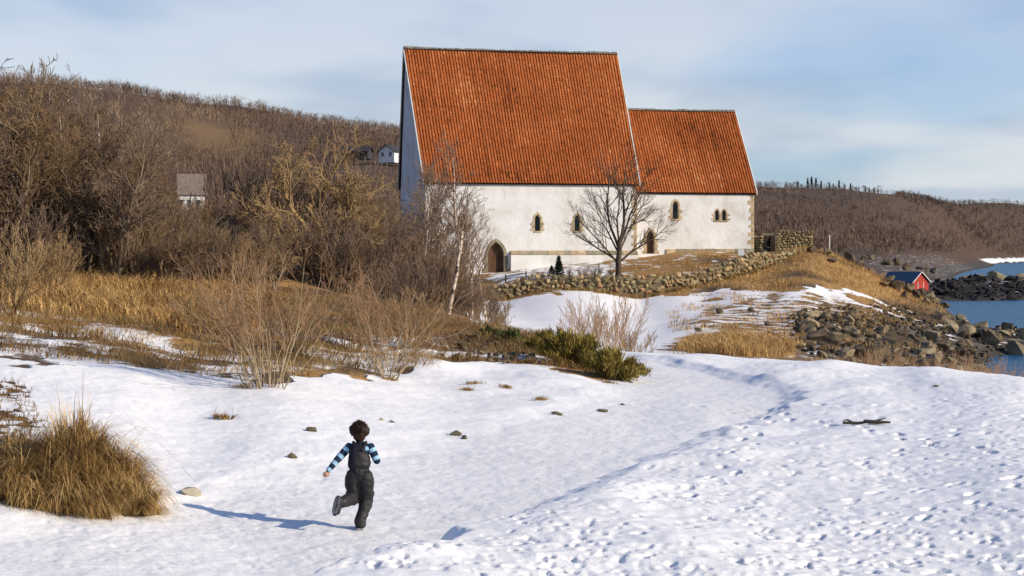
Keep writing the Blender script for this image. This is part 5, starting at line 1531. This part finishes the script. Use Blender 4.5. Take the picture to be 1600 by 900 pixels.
def house(name, loc, rz, Wd, Ln, Hw, Hr, m_wall, m_roof, label, cat, wins=(), door=None, trim=None, over=.35, plank=0.0):
    """gable on local -y, ridge along local y"""
    e = tag(empty(name, loc, rz), label, cat)
    hw = Wd / 2
    bm = bmesh.new()
    def gable(y): return [bm.verts.new(p) for p in ((-hw, y, -1.2), (hw, y, -1.2), (hw, y, Hw), (0, y, Hw + Hr), (-hw, y, Hw))]
    a, b = gable(0), gable(Ln)
    bm.faces.new(a); bm.faces.new(b[::-1])
    for k in (0, 1, 4):
        j = (k + 1) % 5; bm.faces.new((a[k], b[k], b[j], a[j]))
    w = add_obj('wall', bm_mesh('wall', bm), e, m_wall)
    for s in (-1, 1):
        d = Vector((s * hw, 0, -Hr)).normalized(); n = Vector((s * Hr, 0, hw)).normalized()
        p0 = Vector((0, 0, Hw + Hr)) + n * .02; p1 = Vector((s * hw, 0, Hw)) + d * over + n * .02
        bm = bmesh.new(); vs = []
        for y in (-over, Ln + over):
            for p in (p0, p1, p1 + n * .14, p0 + n * .14): vs.append(bm.verts.new((p.x, y, p.z)))
        for f in ((0, 1, 2, 3), (7, 6, 5, 4), (0, 1, 5, 4), (1, 2, 6, 5), (2, 3, 7, 6), (3, 0, 4, 7)): bm.faces.new([vs[i] for i in f])
        r = add_obj('roof', bm_mesh('roof', bm), e, m_roof)
        if trim:
            bm = bmesh.new(); vs = []
            for y in (-over - .06, -over - .005):
                for p in (p0 + n * .02, p1 + n * .02, p1 + n * .145, p0 + n * .145): vs.append(bm.verts.new((p.x, y, p.z)))
            for f in ((0, 1, 2, 3), (7, 6, 5, 4), (0, 1, 5, 4), (1, 2, 6, 5), (2, 3, 7, 6), (3, 0, 4, 7)): bm.faces.new([vs[i] for i in f])
            add_obj('barge_board', bm_mesh('barge_board', bm), r, trim)
    if plank:
        k = int(Wd / plank)
        for i in range(k):
            x0 = -hw + Wd * i / k; x1 = -hw + Wd * (i + 1) / k
            zt_ = Hw + Hr * (1 - max(abs(x0), abs(x1)) / hw) - .05
            add_obj('plank', box_me('plank', x0 + .012, x1 - .012, -.045 - .012 * (i % 2), -.004, -1.0, zt_), e, m_wall)
    for (x, z, ww, hh) in wins:
        f = empty('window'); f.parent = e
        add_obj('frame', box_me('frame', x - ww / 2 - .09, x + ww / 2 + .09, -.10, -.065, z - .09, z + hh + .09), f, M_WHITEBOARD)
        add_obj('pane', box_me('pane', x - ww / 2, x + ww / 2, -.125, -.103, z, z + hh), f, M_WINDOW)
        add_obj('glazing_bar', box_me('glazing_bar', x - .03, x + .03, -.14, -.127, z, z + hh), f, M_WHITEBOARD)
    if door:
        x, ww, hh = door
        d = add_obj('door', box_me('door', x - ww / 2, x + ww / 2, -.11, -.066, -.2, hh), e, m_wall)
        for xx in (x - ww / 2 - .06, x + ww / 2 + .06): add_obj('door_post', box_me('door_post', xx - .05, xx + .05, -.12, -.067, -.2, hh + .1), e, trim or m_wall)
    return e
bg = at(1438, 456, 300)
house('boathouse', (bg.x, bg.y, gz(bg.x, bg.y) - .1 if False else bg.z), math.radians(40), 4.6, 6.4, 1.75, 1.65, M_REDBOARD, M_BLUEROOF, 'small red boathouse with a blue roof at the water', 'boathouse', door=(0, 1.5, 1.6), trim=M_WHITEBOARD, plank=.4)
h1 = at(320, 338, 330)
e = house('white_house', (h1.x, h1.y, h1.z), math.radians(100), 5.6, 5.0, 4.2, 3.9, M_WHITEBOARD, M_BROWNROOF, 'white house with a steep brown roof half hidden in the thicket', 'house')
for yy in (1.2, 2.9, 4.4):
    f = empty('window'); f.parent = e
    add_obj('frame', box_me('frame', -2.86, -2.81, yy - .42, yy + .42, 1.6, 3.2), f, M_WHITEBOARD)
    add_obj('pane', box_me('pane', -2.89, -2.862, yy - .32, yy + .32, 1.7, 3.1), f, M_WINDOW)
h2 = at(142, 335, 250)
house('white_cottage', (h2.x, h2.y, h2.z), math.radians(30), 3.6, 5, 2.2, 1.5, M_WHITEBOARD, M_GREYROOF, 'tiny white cottage glimpsed through the thicket at far left', 'house', wins=((0, .6, .6, .9),))
h3 = at(604, 247, 470)
house('hill_house', (h3.x, h3.y, h3.z), math.radians(-20), 4.6, 7, 1.9, 1.7, M_WHITEBOARD, M_GREYROOF, 'white gabled house with black roof on the hillside left of the church', 'house', wins=((-1.2, .5, .8, 1.1), (1.2, .5, .8, 1.1)), over=.5)
h4 = at(578, 243, 478)
house('dark_house', (h4.x, h4.y, h4.z), math.radians(78), 4.2, 8, 1.2, 1.3, M_GREYROOF, M_GREYROOF, 'low dark house left beside the white gabled hillside house', 'house', over=.5)

M_POST = mottled('grey_post_wood', (.16, .13, .10), (.28, .24, .19), 4)
M_SIGN = mottled('white_sign_paint', (.74, .74, .72), (.82, .82, .80), 3)
def post(name, px, D, h, r, label, cat, m_=M_POST, cap=True):
    g = gp(px, D)
    V, Q = tubes([(np.array([[0, 0, -.4], [.01, 0, h * .5], [0, .01, h]]), np.array([r, r, r * .9]), 0)], lambda lv: 8)
    e = tag(empty(name, g), label, cat)
    add_obj('post', np_mesh('post', V, Q, True), e, m_)
    if cap: add_obj('post_cap', box_me('post_cap', -r * .95, r * .95, -r * .95, r * .95, h - .005, h + .03), e, m_)
    return e
sg = post('information_sign', 1158, 168, 1.5, .04, 'small white sign on a post in front of the chancel', 'sign', cap=False)
add_obj('sign_board', box_me('sign_board', -.3, .3, -.05, -.045 + .03, 1.12, 1.72, bevel=.01), sg, M_SIGN)
p1 = post('pole', 1296, 184, 2.0, .055, 'pale thin pole on the grassy hillock', 'pole', M_SIGN)
post('pole', 1306, 186, 1.3, .05, 'shorter grey pole right of the pale pole', 'pole')
fp = tag(empty('rail_fence', gp(800, 161)), 'low grey rail with posts left of the small spruce', 'fence')
a_ = gp(790, 161); b_ = gp(822, 161)
for q in (a_, b_):
    V, Q = tubes([(np.array([[0, 0, -.3], [0, 0, .5], [0, 0, 1.0]]), np.array([.07, .07, .06]), 0)], lambda lv: 7)
    add_obj('post', np_mesh('post', V, Q, True), fp, M_DARKBARK, q - a_ + (a_ - gp(800, 161)))
V, Q = tubes([(np.array([[0, 0, 0], list((b_ - a_) / 2), list(b_ - a_)]), np.array([.05, .055, .05]), 0)], lambda lv: 6)
add_obj('rail', np_mesh('rail', V, Q, True), fp, M_DARKBARK, (a_ - gp(800, 161)) + Vector((0, -.09, .8)))

# ================================================================== the running child
DC = flat_D(561, 828)
K = DC / F
child = tag(empty('person', (0, 0, 0)), 'small child in striped shirt and dark snow overalls running away', 'person')
cxw = (561 - 800) * K; czw = gz(cxw, DC)
child.location = (cxw, DC, czw + .005)
dg = bpy.context.evaluated_depsgraph_get

def capsule(bm, p0, r0, p1, r1, squash=None):
    pts = []
    for p, r in ((p0, r0), (p1, r1)):
        for i in range(7):
            ph = math.pi * i / 6
            for j in range(10):
                a = 2 * math.pi * j / 10
                v = Vector((math.sin(ph) * math.cos(a), math.sin(ph) * math.sin(a), math.cos(ph))) * r
                if squash: v = Vector((v.x * squash[0], v.y * squash[1], v.z * squash[2]))
                pts.append(Vector(p) + v)
    b2 = bmesh.new(); bm_hull(b2, pts)
    me_ = bpy.data.meshes.new('t'); b2.to_mesh(me_); b2.free(); bm.from_mesh(me_); bpy.data.meshes.remove(me_)

def fused(name, parts, voxel, smooth, mat_, parent):
    """overlapping volumes fused into one continuous skin"""
    bm = bmesh.new()
    for p in parts: capsule(bm, *p)
    me_ = bm_mesh('tmp', bm)
    o = bpy.data.objects.new('tmp', me_); C.objects.link(o)
    m = o.modifiers.new('r', 'REMESH'); m.mode = 'VOXEL'; m.voxel_size = voxel
    m = o.modifiers.new('s', 'SMOOTH'); m.iterations = smooth; m.factor = .5
    res = bpy.data.meshes.new_from_object(o.evaluated_get(dg()))
    bpy.data.objects.remove(o)
    res.name = name
    res.polygons.foreach_set('use_smooth', np.ones(len(res.polygons), bool))
    res.materials.clear(); res.materials.append(mat_)
    return add_obj(name, res, parent)
def coords(me_):
    co = np.empty(len(me_.vertices) * 3, np.float32); me_.vertices.foreach_get('co', co); return co.reshape(-1, 3)
def displace(o, fn):
    co = coords(o.data); nr_ = np.empty(len(co) * 3, np.float32); o.data.vertices.foreach_get('normal', nr_); nr_ = nr_.reshape(-1, 3)
    co = co + nr_ * fn(co)[:, None]; o.data.vertices.foreach_set('co', co.astype(np.float32).ravel()); o.data.update()

M_SKIN = mottled('skin', (.50, .27, .17), (.56, .32, .21), 10, rough=.55)
M_HAIR = mottled('dark_brown_hair', (.014, .007, .004), (.045, .022, .011), 26, rough=.6, spec=.2)
M_SNOWPANTS = mottled('charcoal_snow_pants', (.012, .012, .013), (.024, .023, .023), 8, rough=.62, bump=.5, bscale=26, bdist=.012, spec=.3)
M_BIB = mottled('navy_bib', (.006, .006, .012), (.012, .012, .022), 8, rough=.7, bump=.3, bscale=40)
M_BOOT = mottled('black_boot', (.012, .012, .012), (.03, .03, .028), 14, rough=.5)
M_SOLE = mottled('pale_boot_sole', (.10, .105, .11), (.42, .44, .46), 34, rough=.5)
M_EYE = mottled('eye_white', (.6, .6, .6), (.7, .7, .7), 5, rough=.2)
M_LIP = mottled('lips', (.38, .14, .11), (.42, .17, .13), 5)
def stripe_mat():
    m, nt, b = new_mat('striped_knit'); L = nt.links
    a = N(nt, 'ShaderNodeAttribute', attribute_name='stripe')
    f = N(nt, 'ShaderNodeMath', operation='FRACT'); L.new(a.outputs['Fac'], f.inputs[0])
    r = ramp(nt, [(0, (.012, .025, .055)), (.54, (.30, .50, .64)), (.98, (.012, .025, .055))], f.outputs[0], 'CONSTANT')
    L.new(r.outputs[0], b.inputs['Base Color']); b.inputs['Roughness'].default_value = .9
    return m
M_STRIPE = stripe_mat()

head = (-.004, .125, .935)
Ls, Le, Lw, Lh = (-.105, .085, .785), (-.205, .035, .675), (-.292, -.01, .572), (-.318, -.02, .540)
Rs, Re, Rw, Rh = (.105, .085, .785), (.168, .055, .655), (.150, .195, .640), (.142, .245, .655)
hipL, kneeL, ankL = (-.062, .03, .48), (-.066, .075, .285), (-.150, -.165, .285)
hipR, kneeR, ankR = (.062, .03, .48), (.068, .115, .265), (.008, .0, .065)
def hand(wrist, d, up_, side):
    """palm, four curled fingers of unequal length and a thumb from its side"""
    d = Vector(d).normalized(); u = Vector(up_).normalized(); s = d.cross(u).normalized() * side; u = s.cross(d) * side
    w = Vector(wrist); out = []
    c0 = w + d * .012; c1 = w + d * .045
    out.append((c0, .014, c1 + s * .008, .013)); out.append((c0, .014, c1 - s * .008, .013))
    for i, L_ in enumerate((.024, .028, .026, .020)):
        b = c1 + s * (.019 - .0125 * i); k = b + d * L_ * .75 + u * .004; t = k + (d * .35 + u * .9).normalized() * L_ * .75; q = t + (u * .5 - d * .8).normalized() * L_ * .4
        out += [(b, .0072, k, .0066), (k, .0066, t, .006), (t, .006, q, .0052)]
    b = w + d * .018 + s * .014; k = b + (d * .5 + s * .8).normalized() * .022; t = k + (d * .9 + u * .5).normalized() * .020
    out += [(b, .0085, k, .0075), (k, .0075, t, .0062)]
    return out
body_parts = [
    ((0, .04, .52), .066, (0, .06, .62), .066), ((0, .06, .62), .066, (0, .085, .735), .074), ((-.06, .085, .765), .045, (.06, .085, .765), .045),
    ((0, .09, .79), .036, (0, .112, .87), .034),
    ((head[0], head[1] - .004, head[2] + .012), .080, (head[0], head[1] + .012, head[2] + .002), .076), ((head[0], head[1] + .03, head[2] - .045), .050, (head[0], head[1] + .045, head[2] - .06), .036),
    ((head[0], head[1] + .088, head[2] - .012), .010, (head[0], head[1] + .097, head[2] - .022), .012),
    ((head[0] - .083, head[1] + .006, head[2] + .004), .013, (head[0] - .080, head[1] + .006, head[2] - .02), .010), ((head[0] + .083, head[1] + .006, head[2] + .004), .013, (head[0] + .080, head[1] + .006, head[2] - .02), .010),
    (Ls, .034, Le, .028), (Le, .028, Lw, .019), (Rs, .034, Re, .028), (Re, .028, Rw, .019),
    (hipL, .052, kneeL, .044), (kneeL, .048, ankL, .034), (hipR, .052, kneeR, .044), (kneeR, .048, ankR, .034),
    (ankR, .032, (.008, .07, .035), .026), (ankL, .032, (-.185, -.20, .225), .026),
] + hand(Lw, Vector(Lh) - Vector(Lw), (.3, .9, .2), 1) + hand(Rw, Vector(Rh) - Vector(Rw), (-.9, 0, .3), -1)
body = fused('body', body_parts, .0075, 2, M_SKIN, child)
for s in (-1, 1):
    V, Q = tubes([(np.array([[head[0] + s * .03, head[1] + .078, head[2] + .004], [head[0] + s * .03, head[1] + .086, head[2] + .004], [head[0] + s * .03, head[1] + .089, head[2] + .004]]), np.array([.011, .008, .002]), 0)], lambda lv: 8)
    add_obj('eye', np_mesh('eye', V, Q, True), body, M_EYE)
add_obj('mouth', box_me('mouth', head[0] - .018, head[0] + .018, head[1] + .074, head[1] + .083, head[2] - .056, head[2] - .048, bevel=.003), body, M_LIP)

hair = fused('hair', [((head[0], head[1] - .016, head[2] + .018), .081, (head[0], head[1] + .012, head[2] + .022), .078), ((head[0], head[1] - .03, head[2] - .03), .068, (head[0], head[1] - .034, head[2] - .062), .050), ((head[0] - .05, head[1] - .02, head[2] + .0), .05, (head[0] - .062, head[1] - .02, head[2] + .02), .045), ((head[0] + .05, head[1] - .02, head[2] + .0), .05, (head[0] + .058, head[1] - .02, head[2] + .01), .045)], .008, 2, M_HAIR, child)
displace(hair, lambda c: .004 * noise2(np.arctan2(c[:, 0] - head[0], head[1] - c[:, 1]) * 7, c[:, 2] * 22, 3).astype(np.float32))
# loose strands breaking the outline
r_ = np.random.RandomState(5); n = 1500
th_ = r_.uniform(0, 2 * math.pi, n); ph_ = r_.uniform(.05, 2.15, n)
dn = np.stack([np.sin(ph_) * np.cos(th_), np.sin(ph_) * np.sin(th_), np.cos(ph_)], 1)
b_ = np.array([head[0], head[1] - .012, head[2] + .016]) + dn * np.array([.076, .080, .084])
keep = ~((dn[:, 1] > .35) & (dn[:, 2] < .35)); b_, dn = b_[keep], dn[keep]; n = len(b_)
st = []
for i in range(n):
    out_ = dn[i] * r_.uniform(.1, .5) + np.array([-.3, -.2, -.75]) * r_.uniform(.5, 1.1) + r_.normal(0, .25, 3)
    out_ /= np.linalg.norm(out_); L_ = r_.uniform(.012, .034)
    st.append((np.array([b_[i], b_[i] + (dn[i] * .4 + out_ * .6) * L_ * .5, b_[i] + out_ * L_]), np.array([.0022, .0018, .0004]), 0))
V, Q = tubes(st, lambda lv: 3); tag(add_obj('hair_strands', np_mesh('hair_strands', V, Q, True, [M_HAIR]), hair), kind='stuff')

shirt = fused('shirt', [((0, .055, .57), .084, (0, .085, .735), .088), ((-.072, .088, .762), .052, (.072, .088, .762), .052), ((0, .09, .80), .046, (0, .1, .822), .044)], .009, 3, M_STRIPE, child)
fattr(shirt.data, 'stripe', (coords(shirt.data)[:, 2] - .822) / .085 + .30)
for (a, b, c_) in ((Ls, Le, Lw), (Rs, Re, Rw)):
    sl = fused('sleeve', [(a, .044, b, .037), (b, .036, c_, .028)], .007, 3, M_STRIPE, shirt)
    co = coords(sl.data); A, B, Cc = (np.array(v) for v in (a, b, c_))
    l1 = np.linalg.norm(B - A); l2 = np.linalg.norm(Cc - B)
    t1 = np.clip((co - A) @ (B - A) / l1 ** 2, -.3, 1); t2 = np.clip((co - B) @ (Cc - B) / l2 ** 2, 0, 1.2)
    d1 = np.linalg.norm(co - A - t1[:, None] * (B - A), axis=1); d2 = np.linalg.norm(co - B - t2[:, None] * (Cc - B), axis=1)
    s = np.where(d1 < d2, t1 * l1, l1 + t2 * l2)
    fattr(sl.data, 'stripe', s / .085 + .30)
    displace(sl, lambda c: .003 * noise2(c[:, 0] * 30, c[:, 2] * 40, 9).astype(np.float32))

# padded overalls: legs, seat, gathered waist, bib and straps
pants = fused('snow_overalls', [((-.050, .03, .505), .083, (.050, .03, .505), .083), ((0, .04, .53), .092, (0, .055, .60), .094), ((-.015, .052, .60), .096, (-.012, .062, .69), .096), ((.02, .052, .60), .092, (.015, .062, .67), .092),
                                (hipL, .081, kneeL, .066), (kneeL, .066, (-.135, -.125, .285), .056), (hipR, .082, kneeR, .068), (kneeR, .068, (.012, .005, .085), .057), ((.012, .005, .085), .058, (.010, .003, .055), .060)], .010, 4, M_SNOWPANTS, child)
def wrinkle(c):
    z = c[:, 2]
    w = .007 * noise2(c[:, 0] * 9 + z * 6, z * 20, 5) + .005 * noise2(c[:, 0] * 22 + z * 14, z * 44 - c[:, 0] * 12, 7)
    legs = np.clip((.5 - z) / .1, 0, 1)
    w = w + legs *   .0025 * np.sin(z * 62 + 3 * noise2(c[:, 0] * 8, z * 8, 8))
    gather = np.exp(-((z - .585) / .020) ** 2)
    w = w - gather * .011 + np.exp(-((z - .555) / .03) ** 2) * .004 * np.sin(np.arctan2(c[:, 0], c[:, 1] - .05) * 26)
    return w.astype(np.float32)
displace(pants, wrinkle)
bib = fused('bib', [((-.050, .035, .62), .066, (-.036, .052, .772), .064), ((.030, .035, .62), .066, (.002, .052, .772), .062)], .009, 3, M_BIB, pants)
for s in (-1, 1):
    V, Q = tubes([(np.array([[s * .035 - .012, -.004, .755], [s * .052, .026, .815], [s * .06, .07, .832], [s * .058, .12, .82], [s * .05, .165, .76]]), np.array([.017, .017, .016, .016, .016]), 0)], lambda lv: 8)
    V[:, 1] = V[:, 1]; add_obj('strap', np_mesh('strap', V, Q, True), pants, M_BIB)
# boots: planted right one, kicked-up left one with the sole to the camera
bootR = fused('boot', [((.008, -.012, .050), .040, (.008, .0, .085), .046), ((.008, -.005, .040), .038, (.012, .095, .038), .036)], .007, 3, M_BOOT, child)
add_obj('sole', box_me('sole', -.033, .052, -.056, .138, -.006, .014, bevel=.008), bootR, M_SOLE)
bc = Vector((-.178, -.225, .262)); ax = Vector((.20, .05, 1.0)).normalized(); nf = Vector((-.30, -.95, .0)).normalized(); sd = ax.cross(nf).normalized(); nf = sd.cross(ax)
if nf.y > 0: nf = -nf
bootL = fused('boot', [(bc + ax * .050 - nf * .0, .037, bc - ax * .055, .036), (bc + ax * .035, .038, bc - nf * .055 + ax * .02, .050), ((-.150, -.165, .285), .054, (-.140, -.14, .285), .056)], .007, 3, M_BOOT, child)
bootL['label'] = 'kicked-up boot showing its pale sole'
def sole_outline(t): return (.041 * (1 - .12 * math.cos(2 * t)) * math.cos(t), .098 * math.sin(t))
bm = bmesh.new(); n = 26; ra = []
for off in (.034, .048):
    ra.append([bm.verts.new(bc + nf * off + sd * sole_outline(2 * math.pi * k / n)[0] + ax * sole_outline(2 * math.pi * k / n)[1]) for k in range(n)])
bm.faces.new(ra[0][::-1]); bm.faces.new(ra[1])
for k in range(n): bm.faces.new((ra[0][k], ra[0][(k + 1) % n], ra[1][(k + 1) % n], ra[1][k]))
so = add_obj('sole', bm_mesh('sole', bm), bootL, M_BOOT)
for k in range(9):
    v = -.075 + k * .0185; hw_ = .033 * math.sqrt(max(.1, 1 - (v / .098) ** 2))
    for s in (-1, 1):
        q = [bc + nf * .0485 + ax * v + sd * (s * .004), bc + nf * .0485 + ax * (v + .003) + sd * (s * hw_), bc + nf * .0485 + ax * (v + .014) + sd * (s * hw_ * .95), bc + nf * .0485 + ax * (v + .010) + sd * (s * .004)]
        bm = bmesh.new(); f = [bm.verts.new(p) for p in q]; g = [bm.verts.new(p + nf * .006) for p in q]
        bm.faces.new(f); bm.faces.new(g[::-1])
        for i in range(4): bm.faces.new((f[i], g[i], g[(i + 1) % 4], f[(i + 1) % 4]))
        add_obj('tread_lug', bm_mesh('tread_lug', bm), bootL, M_SOLE)
